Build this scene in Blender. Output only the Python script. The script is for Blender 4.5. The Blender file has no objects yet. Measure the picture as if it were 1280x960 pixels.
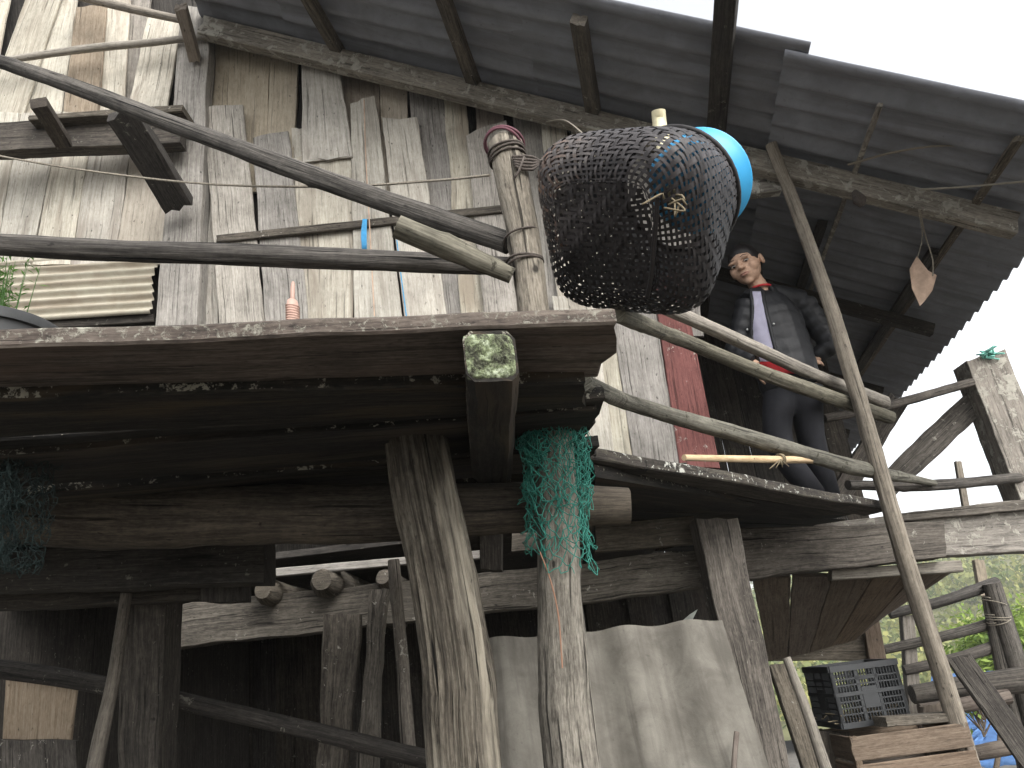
import bpy, bmesh, math, random
from mathutils import Vector, noise, Matrix
PI = math.pi
random.seed(7)
scene = bpy.context.scene
COL = scene.collection
V = Vector

# ------------------------------------------------------------------ camera
FPX = 960.0
PITCH, ROLL = math.radians(20), math.radians(7)
F = V((0, math.cos(PITCH), math.sin(PITCH)))
_u0 = V((0, -math.sin(PITCH), math.cos(PITCH))); _r0 = V((1, 0, 0))
RT = math.cos(ROLL) * _r0 - math.sin(ROLL) * _u0
UP = math.sin(ROLL) * _r0 + math.cos(ROLL) * _u0
EYE = V((0, 0, 1.5))
cam = bpy.data.cameras.new('camera'); cam.sensor_width = 36; cam.lens = 27
cam.clip_end = 3000; cam.clip_start = 0.05
co = bpy.data.objects.new('camera', cam); COL.objects.link(co)
m = Matrix((RT, UP, -F)).transposed().to_4x4(); m.translation = EYE
co.matrix_world = m
scene.camera = co

def P(px, py, y=None, z=None, pl=None, d=None):
    """point of the place seen at a pixel of the photograph, on a given plane"""
    r = F + RT * ((px - 640) / FPX) - UP * ((py - 480) / FPX)
    if y is not None: return EYE + r * (y / r.y)
    if z is not None: return EYE + r * ((z - EYE.z) / r.z)
    if pl is not None: return EYE + r * ((pl[0] - EYE).dot(pl[1]) / r.dot(pl[1]))
    return EYE + r * d

# ------------------------------------------------------------------ materials
class NT:
    def __init__(s, name):
        s.m = bpy.data.materials.new(name); s.m.use_nodes = True
        s.t = s.m.node_tree; s.t.nodes.clear()
        s.out = s.t.nodes.new('ShaderNodeOutputMaterial')
        s.b = s.t.nodes.new('ShaderNodeBsdfPrincipled')
        s.t.links.new(s.b.outputs[0], s.out.inputs[0])
    def n(s, typ, ins=None, **at):
        nd = s.t.nodes.new(typ)
        for k, v in at.items(): setattr(nd, k, v)
        for k, v in (ins or {}).items():
            if isinstance(v, bpy.types.NodeSocket): s.t.links.new(v, nd.inputs[k])
            else: nd.inputs[k].default_value = v
        return nd
    def noise(s, vec, scale, detail=5, rough=.6, dist=0.0):
        return s.n('ShaderNodeTexNoise', {'Vector': vec, 'Scale': scale, 'Detail': detail, 'Roughness': rough, 'Distortion': dist}).outputs[0]
    def ramp(s, fac, stops):
        r = s.n('ShaderNodeValToRGB', {'Fac': fac}); cr = r.color_ramp
        while len(cr.elements) < len(stops): cr.elements.new(.5)
        for e, (p, c) in zip(cr.elements, stops):
            e.position = p; e.color = (c, c, c, 1) if isinstance(c, (int, float)) else (*c, 1)
        return r.outputs[0]
    def mix(s, a, b, fac, mode='MIX'):
        nd = s.n('ShaderNodeMix', data_type='RGBA', blend_type=mode)
        for k, v in ((0, fac), (6, a), (7, b)):
            if isinstance(v, bpy.types.NodeSocket): s.t.links.new(v, nd.inputs[k])
            else: nd.inputs[k].default_value = v if k == 0 else (*v, 1)
        return nd.outputs[2]
    def math(s, op, a, b=0.0):
        nd = s.n('ShaderNodeMath', operation=op)
        for k, v in ((0, a), (1, b)):
            if isinstance(v, bpy.types.NodeSocket): s.t.links.new(v, nd.inputs[k])
            else: nd.inputs[k].default_value = v
        return nd.outputs[0]
    def done(s, col, rough=.85, bump=None, bs=.4, bd=.01, spec=.25):
        if isinstance(col, bpy.types.NodeSocket): s.t.links.new(col, s.b.inputs['Base Color'])
        else: s.b.inputs['Base Color'].default_value = (*col, 1)
        if isinstance(rough, bpy.types.NodeSocket): s.t.links.new(rough, s.b.inputs['Roughness'])
        else: s.b.inputs['Roughness'].default_value = rough
        s.b.inputs['Specular IOR Level'].default_value = spec
        if bump is not None:
            bn = s.n('ShaderNodeBump', {'Height': bump, 'Strength': bs, 'Distance': bd})
            s.t.links.new(bn.outputs[0], s.b.inputs['Normal'])
        return s.m

def wood(name, dark, mid, light, gx=1.3, gy=30, crack=.5, blotch=.5, var=.5, lichen=None, lam=.5, lscale=18,
         up=False, bs=.55, bd=.008, stain=None, vein=.0, lsoft=.03, hue=.012, fine=2.2, pits=(22, 45), pamt=.7, con=(.40, .485, .575)):
    gx *= 1.6; gy *= fine
    t = NT(name)
    uv = t.n('ShaderNodeUVMap').outputs[0]
    rnd = t.n('ShaderNodeObjectInfo').outputs['Random']
    oc = t.n('ShaderNodeTexCoord').outputs['Object']
    def mp(sx, sy): return t.n('ShaderNodeMapping', {'Vector': uv, 'Scale': (sx, sy, 1)}).outputs[0]
    g1 = t.noise(mp(gx, gy), 1.0, 7, .68, .6)
    g2 = t.noise(mp(gx * 4, gy * 2.4), 1.0, 4, .65, .3)
    g3 = t.noise(mp(gx * 14, gy * 4.5), 1.0, 3, .65, .3)
    g4 = t.noise(mp(26, 34), 1.0, 5, .7, .6)
    g = t.math('ADD', t.math('ADD', t.math('MULTIPLY', g1, .36), t.math('MULTIPLY', g2, .26)), t.math('ADD', t.math('MULTIPLY', g3, .22), t.math('MULTIPLY', g4, .16)))
    col = t.ramp(g, [(con[0], dark), (con[1], mid), (con[2], light)])
    bl = t.noise(mp(1.6, 5), 1.0, 4, .55, .5)
    col = t.mix(col, t.ramp(bl, [(.34, tuple(c * .45 for c in dark)), (.52, mid), (.7, light)]), .35 * blotch)
    b2 = t.noise(oc, 3.1, 6, .68, .4)
    col = t.mix(col, t.ramp(b2, [(.3, .45), (.55, 1.0), (.75, 1.15)]), blotch, 'MULTIPLY')
    if stain:
        sf = t.ramp(t.noise(mp(1.0, 7), 1.0, 4, .6, .8), [(.5, 0.0), (.66, .75)])
        col = t.mix(col, stain, sf)
    ck = t.ramp(t.noise(mp(1.7, gy * 1.3), 1.0, 4, .55, .5), [(.34, 0.0), (.40, 1.0)])
    col = t.mix(col, t.mix((.02, .018, .016), (1, 1, 1), ck), crack, 'MULTIPLY')
    # small pits and dirt specks
    pt = t.ramp(t.noise(mp(*pits), 1.0, 2, .5), [(.25, .1), (.32, 1.0)])
    col = t.mix(col, pt, pamt, 'MULTIPLY')
    hsv = t.n('ShaderNodeHueSaturation', {'Color': col, 'Fac': 1.0,
              'Hue': t.math('ADD', t.math('MULTIPLY', rnd, hue), .5 - hue * .35),
              'Value': t.math('ADD', t.math('MULTIPLY', t.math('FRACT', t.math('MULTIPLY', rnd, 7.31)), var), 1 - var / 2),
              'Saturation': t.math('ADD', t.math('MULTIPLY', t.math('FRACT', t.math('MULTIPLY', rnd, 3.77)), .5), .75)})
    col = hsv.outputs[0]
    h = t.math('ADD', g, t.math('MULTIPLY', ck, .6))
    if lichen:
        lf = t.noise(oc, lscale, 6, .7, .4)
        lf = t.math('ADD', t.math('MULTIPLY', lf, .75), t.math('MULTIPLY', t.noise(oc, lscale * .16, 3, .5), .25))
        th = .62 - .2 * lam
        m_ = t.ramp(lf, [(th, 0.0), (th + lsoft, 1.0)])
        if up:
            nz = t.n('ShaderNodeSeparateXYZ', {0: t.n('ShaderNodeNewGeometry').outputs['Normal']}).outputs[2]
            m_ = t.math('MULTIPLY', m_, t.ramp(t.math('ADD', t.math('MULTIPLY', nz, .5), .5), [(.42, 0.0), (.52, 1.0)]))
        lc = t.mix(lichen, tuple(c * .45 for c in lichen), t.noise(oc, 30, 3, .6))
        col = t.mix(col, lc, m_)
        h = t.math('ADD', h, t.math('MULTIPLY', m_, .5))
    return t.done(col, .88, h, bs, bd)

W_PALE = wood('pale weathered wall wood', (.2, .182, .148), (.42, .388, .325), (.6, .565, .485), gy=26, crack=.5, blotch=.45, var=.35, stain=(.24, .205, .165), con=(.365, .485, .61))
W_GREY = wood('grey weathered wall wood', (.09, .082, .073), (.26, .24, .21), (.43, .4, .36), gy=34, crack=.65, blotch=.6, var=.4, con=(.375, .485, .6))
W_TAN = wood('tan wall wood', (.26, .22, .165), (.38, .33, .255), (.47, .415, .33), gy=18, crack=.4, blotch=.35, var=.25, hue=.01)
W_BROWN = wood('brown board', (.14, .11, .085), (.25, .205, .16), (.33, .28, .225), gy=24, crack=.5, blotch=.5, var=.25)
W_DARK = wood('shade darkened wood', (.012, .011, .0095), (.038, .033, .028), (.09, .078, .066), gy=26, crack=.7, blotch=.7, var=.5, lichen=(.2, .19, .16), lam=.06, lscale=26)  # dark colour carries the shade below and inside the house
W_DECKF = wood('front deck board', (.018, .0155, .013), (.08, .066, .056), (.16, .138, .118), gy=16, crack=.5, blotch=.7, var=.2,
               lichen=(.36, .35, .29), lam=.47, lscale=55, lsoft=.1, up=True, stain=(.085, .064, .051))
W_BLACK = wood('shade blackened board', (.004, .004, .0035), (.011, .01, .0088), (.034, .03, .024), gy=16, crack=.6, blotch=.7, var=.3,
               lichen=(.4, .38, .31), lam=.3, lscale=44, up=True, stain=(.06, .045, .03))  # near black colour holds the shade under the floors
W_EDGE = wood('lichen flecked black edge board', (.01, .01, .009), (.035, .03, .026), (.09, .08, .065), gy=16, crack=.6, blotch=.7, var=.2,
              lichen=(.6, .6, .54), lam=.3, lscale=34, up=True)
W_BEAM = wood('rough beam wood', (.022, .019, .016), (.085, .074, .061), (.175, .155, .128), gy=22, crack=.8, blotch=.7, var=.4, lichen=(.4, .38, .33), lam=.05, lscale=24)
W_POST = wood('split log post wood', (.016, .014, .012), (.065, .057, .047), (.17, .155, .13), gx=.8, gy=20, crack=1.0, blotch=.7, var=.1, bs=1.0, bd=.02, stain=(.3, .275, .23), fine=2.6)
W_LOG = wood('peeled log wood', (.045, .04, .034), (.16, .145, .122), (.3, .275, .235), gx=1.6, gy=16, crack=.8, blotch=.55, var=.1, bs=1.0, bd=.012, pits=(12, 26), pamt=.95, fine=2.6)
W_RAIL = wood('grey rail wood', (.022, .02, .018), (.07, .063, .056), (.155, .14, .122), gx=.6, gy=22, crack=1.0, blotch=.7, var=.3, bs=1.0, bd=.012, fine=3)
W_RAILB = wood('greenish bamboo rail', (.045, .042, .032), (.115, .107, .083), (.215, .2, .158), gx=.7, gy=20, crack=.7, blotch=.5, var=.25, lichen=(.06, .055, .04), lam=.2, lscale=20)
W_STICK = wood('pale stick wood', (.09, .078, .064), (.21, .185, .15), (.33, .295, .24), gx=1, gy=24, crack=.5, blotch=.4, var=.3)
W_FLAKE = wood('flaking lime paint', (.09, .08, .07), (.2, .18, .15), (.3, .27, .23), gy=22, crack=.6, blotch=.5, var=.1, lichen=(.62, .6, .53), lam=.62, lscale=9)
W_RAFT = wood('mottled rafter wood', (.09, .078, .065), (.2, .178, .15), (.32, .285, .24), gy=14, crack=.6, blotch=.5, var=.1, lichen=(.44, .42, .36), lam=.42, lscale=12)
W_BAMB = wood('tan bamboo', (.3, .19, .1), (.46, .31, .17), (.58, .43, .27), gx=.7, gy=14, crack=.3, blotch=.3, var=.1)
W_CRATE = wood('crate slat wood', (.06, .046, .036), (.125, .097, .075), (.18, .146, .116), gy=22, crack=.5, blotch=.4, var=.25)
W_RED = wood('worn red paint', (.085, .032, .027), (.155, .047, .04), (.2, .07, .06), gy=20, crack=.5, blotch=.5, var=.1, hue=.0, lichen=(.4, .34, .3), lam=.12, lscale=22)

def simple(name, c, rough=.6, ns=40, amt=.25, bs=.2, spec=.3, metal=0, c2=None, bd=.004):
    t = NT(name); oc = t.n('ShaderNodeTexCoord').outputs['Object']
    nn = t.noise(oc, ns, 5, .6)
    col = t.mix(c, c2 or tuple(x * .5 for x in c), t.ramp(nn, [(.4, 0.0), (.7, amt * 2)]))
    t.b.inputs['Metallic'].default_value = metal
    return t.done(col, rough, nn, bs, bd, spec)

def sheetmat(name, c, c2, dirt, ns=5, moss=None):
    t = NT(name); uv = t.n('ShaderNodeUVMap').outputs[0]; oc = t.n('ShaderNodeTexCoord').outputs['Object']
    a = t.noise(oc, ns, 6, .65, .4)
    st = t.noise(t.n('ShaderNodeMapping', {'Vector': uv, 'Scale': (1.2, 14, 1)}).outputs[0], 1.0, 5, .6, .4)
    col = t.mix(c, c2, t.ramp(a, [(.35, 0.0), (.65, 1.0)]))
    col = t.mix(col, dirt, t.ramp(st, [(.48, 0.0), (.68, .7)]))
    sp = t.noise(oc, 45, 4, .6)
    col = t.mix(col, t.ramp(sp, [(.24, .5), (.36, 1.0)]), .6, 'MULTIPLY')
    if moss: col = t.mix(col, moss, t.ramp(t.noise(oc, 9, 5, .7), [(.56, 0.0), (.64, .6)]))
    return t.done(col, .85, t.math('ADD', a, sp), .35, .004)
M_ROOF = sheetmat('grey fibre cement roof', (.225, .235, .262), (.17, .176, .195), (.125, .125, .132))
M_FIBRE = sheetmat('stained fibre cement sheet', (.155, .145, .124), (.09, .083, .07), (.045, .04, .033), 7)
M_TIN = sheetmat('tarnished tin wall sheet', (.41, .385, .315), (.31, .28, .22), (.17, .125, .085), 6)
M_ROPE = simple('old rope', (.28, .25, .2), .9, 120, .5, .6)
M_DROPE = simple('dark vine lashing', (.09, .075, .065), .9, 120, .5, .6)
M_PURP = simple('purple strip', (.14, .06, .075), .8, 60)
M_BASIN = simple('blue plastic basin', (.05, .38, .72), .35, 12, .1, .05, .5)
M_BLUE = simple('blue cord', (.06, .3, .55), .6)
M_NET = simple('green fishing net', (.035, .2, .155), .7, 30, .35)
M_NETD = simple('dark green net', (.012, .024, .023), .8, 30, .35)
M_CRATE = simple('black plastic crate', (.028, .03, .032), .45, 20, .2, .1, .4)
M_TUB = simple('dark grey plastic tub', (.055, .057, .058), .65, 20, .2, .1, .4)
M_BRUSH = simple('pink brush plastic', (.4, .265, .215), .5, 50, .2)
M_CARD = simple('brown cardboard scrap', (.5, .36, .27), .85, 14, .4)
M_SOIL = simple('packed brown soil', (.13, .12, .104), .95, 3, .5, .8, .1, bd=.03)
M_SKIN = simple('skin', (.44, .285, .2), .6, 60, .25, .12, .25)
M_HAIR = simple('black hair', (.012, .01, .01), .5, 60, .3, .4)
M_JACK = simple('black padded jacket', (.0095, .010, .0118), .55, 14, .4, .5, .3, bd=.012)
M_TROU = simple('dark trousers', (.012, .0125, .016), .85, 25, .3, .4)
M_SHIRT = simple('lavender white shirt', (.62, .6, .74), .8, 18, .12, .3, bd=.01)
M_RED = simple('red cloth', (.42, .025, .03), .8, 20, .2, .3)
M_EYE = simple('dark eye', (.02, .014, .012), .3)
M_EYEW = simple('eye white', (.6, .56, .52), .4)
M_LIP = simple('lips', (.32, .16, .125), .5)
M_STEEL = simple('snap button steel', (.6, .6, .6), .3, metal=1)
M_TARP = simple('blue tarpaulin', (.1, .22, .46), .6, 6, .25, .3)
M_BARK = simple('grey bark', (.12, .095, .07), .95, 30, .5, .7)
M_PAPER = simple('pale plastic scrap', (.62, .66, .6), .6, 20)
M_DEBRIS = simple('dry leaf debris', (.17, .14, .09), .9, 30)

def leafmat(name, a, b):
    t = NT(name)
    at = t.n('ShaderNodeAttribute', attribute_name='tone').outputs['Fac']
    col = t.ramp(at, [(0.0, a), (1.0, b)])
    t.b.inputs['Transmission Weight'].default_value = 0
    m = t.done(col, .6, spec=.3)
    tr = t.n('ShaderNodeBsdfTranslucent', {'Color': col}); ms = t.n('ShaderNodeMixShader', {0: .4, 1: t.b.outputs[0], 2: tr.outputs[0]})
    t.t.links.new(ms.outputs[0], t.out.inputs[0]); return m
M_LEAF = leafmat('yellow green leaf', (.1, .17, .03), (.3, .4, .08))
M_LEAF2 = leafmat('fern leaf', (.05, .12, .025), (.14, .26, .06))
M_WOODS = leafmat('hillside foliage', (.1, .145, .035), (.38, .37, .12))

def weavemat():
    t = NT('dark bamboo strip'); at = t.n('ShaderNodeAttribute', attribute_name='tone').outputs['Fac']
    oc = t.n('ShaderNodeTexCoord').outputs['Object']
    col = t.ramp(at, [(0.0, (.014, .012, .012)), (.5, (.05, .045, .046)), (.8, (.1, .088, .083)), (1.0, (.22, .125, .08))])
    uv = t.n('ShaderNodeUVMap').outputs[0]
    fib = t.noise(t.n('ShaderNodeMapping', {'Vector': uv, 'Scale': (6, 300, 1)}).outputs[0], 1.0, 3, .6)
    col = t.mix(col, t.ramp(fib, [(.35, .5), (.6, 1.15)]), .8, 'MULTIPLY')
    return t.done(col, .55, fib, .3, .002, .3)
M_WEAVE = weavemat()

# ------------------------------------------------------------------ object helpers
def link(name, bm, mat, parent=None, smooth=35):
    me = bpy.data.meshes.new(name); bmesh.ops.recalc_face_normals(bm, faces=bm.faces)
    bm.to_mesh(me); bm.free()
    for p in me.polygons: p.use_smooth = smooth > 0
    if smooth and smooth < 180: me.set_sharp_from_angle(angle=math.radians(smooth))
    for mm in (mat if isinstance(mat, (list, tuple)) else [mat]): me.materials.append(mm)
    o = bpy.data.objects.new(name, me); COL.objects.link(o)
    if parent:
        o.parent = parent; o.matrix_parent_inverse = Matrix.Translation(parent.location).inverted()
    return o

def tag(o, label, cat, group=None):
    o['label'] = label; o['category'] = cat
    if group: o['group'] = group
    return o
def thing(name, label, cat, loc=(0, 0, 0), group=None):
    o = bpy.data.objects.new(name, None); COL.objects.link(o); o.location = loc; o.empty_display_size = .1
    return tag(o, label, cat, group)
def struct(o): o['kind'] = 'structure'; return o

def fn(a, b=0., c=0.): return noise.noise(V((a, b, c)))

def ring_bridge(bm, rings, uvl, us, vs, caps=True):
    n = len(rings[0])
    for i in range(len(rings) - 1):
        for k in range(n):
            k2 = (k + 1) % n
            f = bm.faces.new((rings[i][k], rings[i][k2], rings[i + 1][k2], rings[i + 1][k]))
            uu = (us[i], us[i], us[i + 1], us[i + 1]); vv = (vs[k], vs[k + 1], vs[k + 1], vs[k])
            for l, a, b in zip(f.loops, uu, vv): l[uvl].uv = (a, b)
    if caps:
        for ri, r in ((0, rings[0]), (-1, rings[-1])):
            c = sum((v.co for v in r), V()) / n
            cv = bm.verts.new(c)
            for k in range(n):
                f = bm.faces.new((r[k], r[(k + 1) % n], cv))
                for l in f.loops: l[uvl].uv = ((l.vert.co - c).x * 6 + us[0] + .3, (l.vert.co - c).z * 6 + (l.vert.co - c).y * 6)

def slab_bm(bm, a0, a1, b0, b1, N, th, step=.06, ej=.004, endj=.006, ch=.004, seed=None, bow=.0, nb=.0015, waves=()):
    """board whose visible face runs from edge a0-a1 to edge b0-b1; thickness goes to -N"""
    uvl = bm.loops.layers.uv.verify()
    seed = random.random() * 100 if seed is None else seed
    L = (((b0 + b1) - (a0 + a1)) * .5).length; wd = (a1 - a0).length + .001
    wd2 = ((b1 - b0).length + wd) / 2
    N = N.normalized()
    cq = min(ch / wd2, .2); c = min(ch, th * .3)
    nq = 5
    prof = [(0, -c, 0), ] + [(0, 0, 0)] * 0
    qs = [cq + (1 - 2 * cq) * i / (nq - 1) for i in range(nq)]
    prof = [(q, 0.) for q in qs] + [(1, -c), (1, -th + c)] + [(q, -th) for q in reversed(qs)] + [(0, -th + c), (0, -c)]
    vs = [0]
    for i in range(len(prof)):
        p, q = prof[i], prof[(i + 1) % len(prof)]
        vs.append(vs[-1] + math.hypot((p[0] - q[0]) * wd2, p[1] - q[1]))
    v0 = random.random() * 20; vs = [v + v0 for v in vs]
    u0 = random.random() * 50
    nr = max(2, int(L / step)); rings = []; us = []
    along = ((b0 + b1) - (a0 + a1)).normalized()
    for i in range(nr + 1):
        s = i / nr
        l = a0.lerp(b0, s); r = a1.lerp(b1, s); w = (r - l)
        wl = w.normalized()
        l = l + wl * ej * (fn(s * L * 3, seed) + .5 * fn(s * L * 11, seed + 5)); r = r + wl * ej * (fn(s * L * 3, seed + 9) + .5 * fn(s * L * 11, seed + 3))
        w = r - l
        off = N * (bow * math.sin(s * PI) + nb * 2 * fn(s * L * 2, seed + 20))
        ring = []
        for q, t in prof:
            p = l + w * q + N * (t + nb * fn(q * wd2 * 20, s * L * 6, seed)) + off
            if i in (0, nr): p = p + along * endj * (fn(q * wd2 * 25, seed + i * 3) * 1.6 + fn(q * wd2 * 90, seed + i))
            ring.append(bm.verts.new(p))
        rings.append(ring); us.append(s * L + u0)
    ring_bridge(bm, rings, uvl, us, vs)

def slab(name, a0, a1, b0, b1, N, th, mat, parent=None, **k):
    bm = bmesh.new(); slab_bm(bm, a0, a1, b0, b1, N, th, **k)
    return link(name, bm, mat, parent)

def bar(name, p0, p1, w, t, mat, parent=None, wd=V((0, 0, 1)), **k):
    """straight squared timber, centre line p0-p1, width w along wd, thickness t"""
    bm = bmesh.new(); bar_bm(bm, p0, p1, w, t, wd, **k); return link(name, bm, mat, parent)
def bar_bm(bm, p0, p1, w, t, wd=V((0, 0, 1)), **k):
    T = (p1 - p0).normalized(); N = T.cross(wd).normalized(); Wd = N.cross(T).normalized()
    if N.dot(EYE - p0) < 0: N = -N
    h = Wd * w * .5; o = N * t * .5
    slab_bm(bm, p0 - h + o, p0 + h + o, p1 - h + o, p1 + h + o, N, t, **k)

def smoothpath(pts, step):
    """Catmull-Rom resampling; returns [(point, parameter 0..n-1)]"""
    if len(pts) == 2:
        n = max(2, int((pts[1] - pts[0]).length / step)); return [(pts[0].lerp(pts[1], i / n), i / n) for i in range(n + 1)]
    out = []
    for i in range(len(pts) - 1):
        p1, p2 = pts[i], pts[i + 1]; p0 = pts[i - 1] if i else p1 * 2 - p2; p3 = pts[i + 2] if i + 2 < len(pts) else p2 * 2 - p1
        n = max(1, int((p2 - p1).length / step))
        for k in range(n + (i == len(pts) - 2)):
            t = k / n
            out.append((.5 * ((2 * p1) + (p2 - p0) * t + (2 * p0 - 5 * p1 + 4 * p2 - p3) * t * t + (3 * p1 - p0 - 3 * p2 + p3) * t ** 3), i + t))
    return out

def tube_bm(bm, pts, rad, n=12, step=.04, lump=.06, ridge=.0, seed=None, flat=1.0, caps=True, knots=0, endround=0., groove=0.):
    uvl = bm.loops.layers.uv.verify()
    seed = random.random() * 100 if seed is None else seed
    sp = smoothpath(pts, step)
    rs = rad if isinstance(rad, (list, tuple)) else [rad] * len(pts)
    T0 = (sp[1][0] - sp[0][0]).normalized()
    A = T0.orthogonal().normalized()
    if abs(T0.z) < .8: A = V((0, 0, 1)) - T0 * T0.z; A.normalize()
    else: A = V((1, 0, 0)) - T0 * T0.x; A.normalize()
    s = 0; rings = []; us = []; u0 = random.random() * 50
    ks = [(random.random(), random.random() * 2 * PI, .5 + random.random()) for _ in range(knots)]
    tot = sum((sp[i + 1][0] - sp[i][0]).length for i in range(len(sp) - 1))
    rmean = sum(rs) / len(rs)
    for i, (p, t) in enumerate(sp):
        a = sp[max(i - 1, 0)][0]; b = sp[min(i + 1, len(sp) - 1)][0]; T = (b - a).normalized()
        A = (A - T * A.dot(T)).normalized(); B = T.cross(A)
        if i: s += (p - sp[i - 1][0]).length
        k = min(int(t), len(rs) - 2); r = rs[k] + (rs[k + 1] - rs[k]) * (t - k)
        if endround:
            e = min(s, tot - s); 
            if e < endround: r *= math.sqrt(max(.05, 1 - (1 - e / endround) ** 2)) * .5 + .5
        ring = []
        for j in range(n):
            an = 2 * PI * j / n; ca, sa = math.cos(an), math.sin(an)
            rr = r * (1 + lump * fn(ca * 1.2 + seed, sa * 1.2, s * 3) + lump * .6 * fn(ca * 2 + seed, sa * 2, s * 9) + ridge * fn(ca * 5 + seed, sa * 5, s * .8))
            if groove:
                q_ = fn(ca * 9 + seed, sa * 9, s * 1.1); q2_ = fn(ca * 22 + seed, sa * 22, s * 2.5)
                rr -= r * groove * (1.5 * max(0, .16 - abs(q_)) / .16 + .5 * max(0, .2 - abs(q2_)) / .2)
            for (kt, ka, kk) in ks:
                d = math.hypot((s - kt * tot) / (r * .8), math.remainder(an - ka, 2 * PI) / .7)
                rr += r * .13 * kk * math.exp(-d * d * 2)
            ring.append(bm.verts.new(p + A * rr * ca + B * rr * sa * flat))
        rings.append(ring); us.append(s + u0)
    v0 = random.random() * 20
    ring_bridge(bm, rings, uvl, us, [v0 + 2 * PI * rmean * j / n for j in range(n + 1)], caps)

def tube(name, pts, rad, mat, parent=None, smooth=50, **k):
    bm = bmesh.new(); tube_bm(bm, pts, rad, **k); return link(name, bm, mat, parent, smooth)

def log(name, label, cat, pts, rad, mat, group=None, **k):
    k.setdefault('lump', .11); k.setdefault('n', 36); k.setdefault('ridge', .05); k.setdefault('knots', 6); k.setdefault('groove', .03)
    return tag(tube(name, pts, rad, mat, **k), label, cat, group)

def wraps(bm, c, axis, r, turns=3, rise=.02, tr=.004, seed=0, n=26):
    axis = axis.normalized(); A = axis.orthogonal().normalized(); B = axis.cross(A)
    pts = []
    for i in range(int(n * turns)):
        a = 2 * PI * i / n
        rr = r + tr * (.7 + .8 * fn(a * .7, seed))
        pts.append(c + A * rr * math.cos(a) + B * rr * math.sin(a) + axis * (rise * (a / (2 * PI) - turns / 2) + .012 * fn(a * .5, seed + 3)))
    tube_bm(bm, pts, tr, n=6, step=.02, lump=.05)

def px2m(p): return (p - EYE).dot(F) / FPX     # metres per photo pixel at p

# ================================================================== LEVELS
YW = 4.2            # plane of the plank gable wall
ZF = 2.25           # top of the deck and floor
ZU = 2.21           # underside of the deck boards
DOWN = V((0, 0, -1)); FRONT = V((0, -1, 0))

# ================================================================== GROUND, HILLS
def make_ground():
    bm = bmesh.new(); uvl = bm.loops.layers.uv.verify()
    n = 90; S = 380
    def c(i): t = (i / n * 2 - 1); return S * (abs(t) ** 3) * (1 if t > 0 else -1)
    g = [[None] * (n + 1) for _ in range(n + 1)]
    for i in range(n + 1):
        for j in range(n + 1):
            x, y = c(i), c(j); r = math.hypot(x, y)
            z = .04 * fn(x * .8, y * .8, 3) * min(1, r / 2) - .03
            if r > 9: z -= min(3.2, (r - 9) * .3) * (1 if x > 0 else .0)
            if y > 14 and x > 2: z -= min(6, (y - 14) * .12)
            g[i][j] = bm.verts.new((x, y, z))
    for i in range(n):
        for j in range(n): bm.faces.new((g[i][j], g[i + 1][j], g[i + 1][j + 1], g[i][j + 1]))
    struct(link('ground', bm, M_SOIL, smooth=180))
make_ground()

def hill_h(x, y):
    h = 10 + 7 * fn(x * .006 + 3, y * .006) + .05 * (y - 150) + .03 * (x - 100)
    f = max(0., min(1., (math.hypot(x, y) - 85) / 110)); f = f * f * (3 - 2 * f)
    return -8 + (h + 6 + 2 * fn(x * .03, y * .03)) * f
def make_hill():
    bm = bmesh.new(); nx, ny = 60, 40
    g = [[bm.verts.new((-120 + 420 * i / nx, 80 + 260 * j / ny, hill_h(-120 + 420 * i / nx, 80 + 260 * j / ny))) for j in range(ny + 1)] for i in range(nx + 1)]
    for i in range(nx):
        for j in range(ny): bm.faces.new((g[i][j], g[i + 1][j], g[i + 1][j + 1], g[i][j + 1]))
    struct(link('hills', bm, simple('dry hillside grass', (.15, .15, .07), .95, .08, .5, .3, .1), smooth=180))
    # woodland on the hillside, one mass of crowns
    bm = bmesh.new(); tl = bm.faces.layers.float.new('tone'); rn = random.Random(4)
    for _ in range(1300):
        y = 90 + 220 * rn.random() ** 1.2; x = y * (.25 + rn.random() * .75)
        z = hill_h(x, y); r = 1.2 + rn.random() * 2.2; tone = rn.random() ** 1.4
        for _ in range(66):
            d = V((rn.gauss(0, 1), rn.gauss(0, 1), rn.gauss(0, .8))).normalized()
            cc = V((x, y, z + r * .9)) + d * r * (.65 + .4 * rn.random()); s = r * (.09 + .1 * rn.random())
            nn = (d + V((rn.gauss(0, .5), rn.gauss(0, .5), rn.gauss(0, .5)))).normalized()
            a = nn.orthogonal().normalized(); b = nn.cross(a)
            k0 = rn.random() * 6
            vs = [bm.verts.new(cc + (a * math.cos(k0 + q * 1.2566) + b * math.sin(k0 + q * 1.2566)) * s * (.6 + .6 * rn.random())) for q in range(5)]
            f = bm.faces.new(vs); f[tl] = max(0, min(1, tone + rn.gauss(0, .12)))
    o = link('hillside_woods', bm, M_WOODS, smooth=0)
    o['kind'] = 'stuff'; tag(o, 'hazy green wooded hillside far beyond the fence', 'woods')
make_hill()

def leaf_quad(bm, tl, c, d, n, ln, w, tone):
    s = d.cross(n).normalized()
    vs = [bm.verts.new(c), bm.verts.new(c + d * ln * .5 + s * w * .5), bm.verts.new(c + d * ln - n * ln * .15), bm.verts.new(c + d * ln * .5 - s * w * .5)]
    f = bm.faces.new(vs); f[tl] = max(0, min(1, tone))

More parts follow.
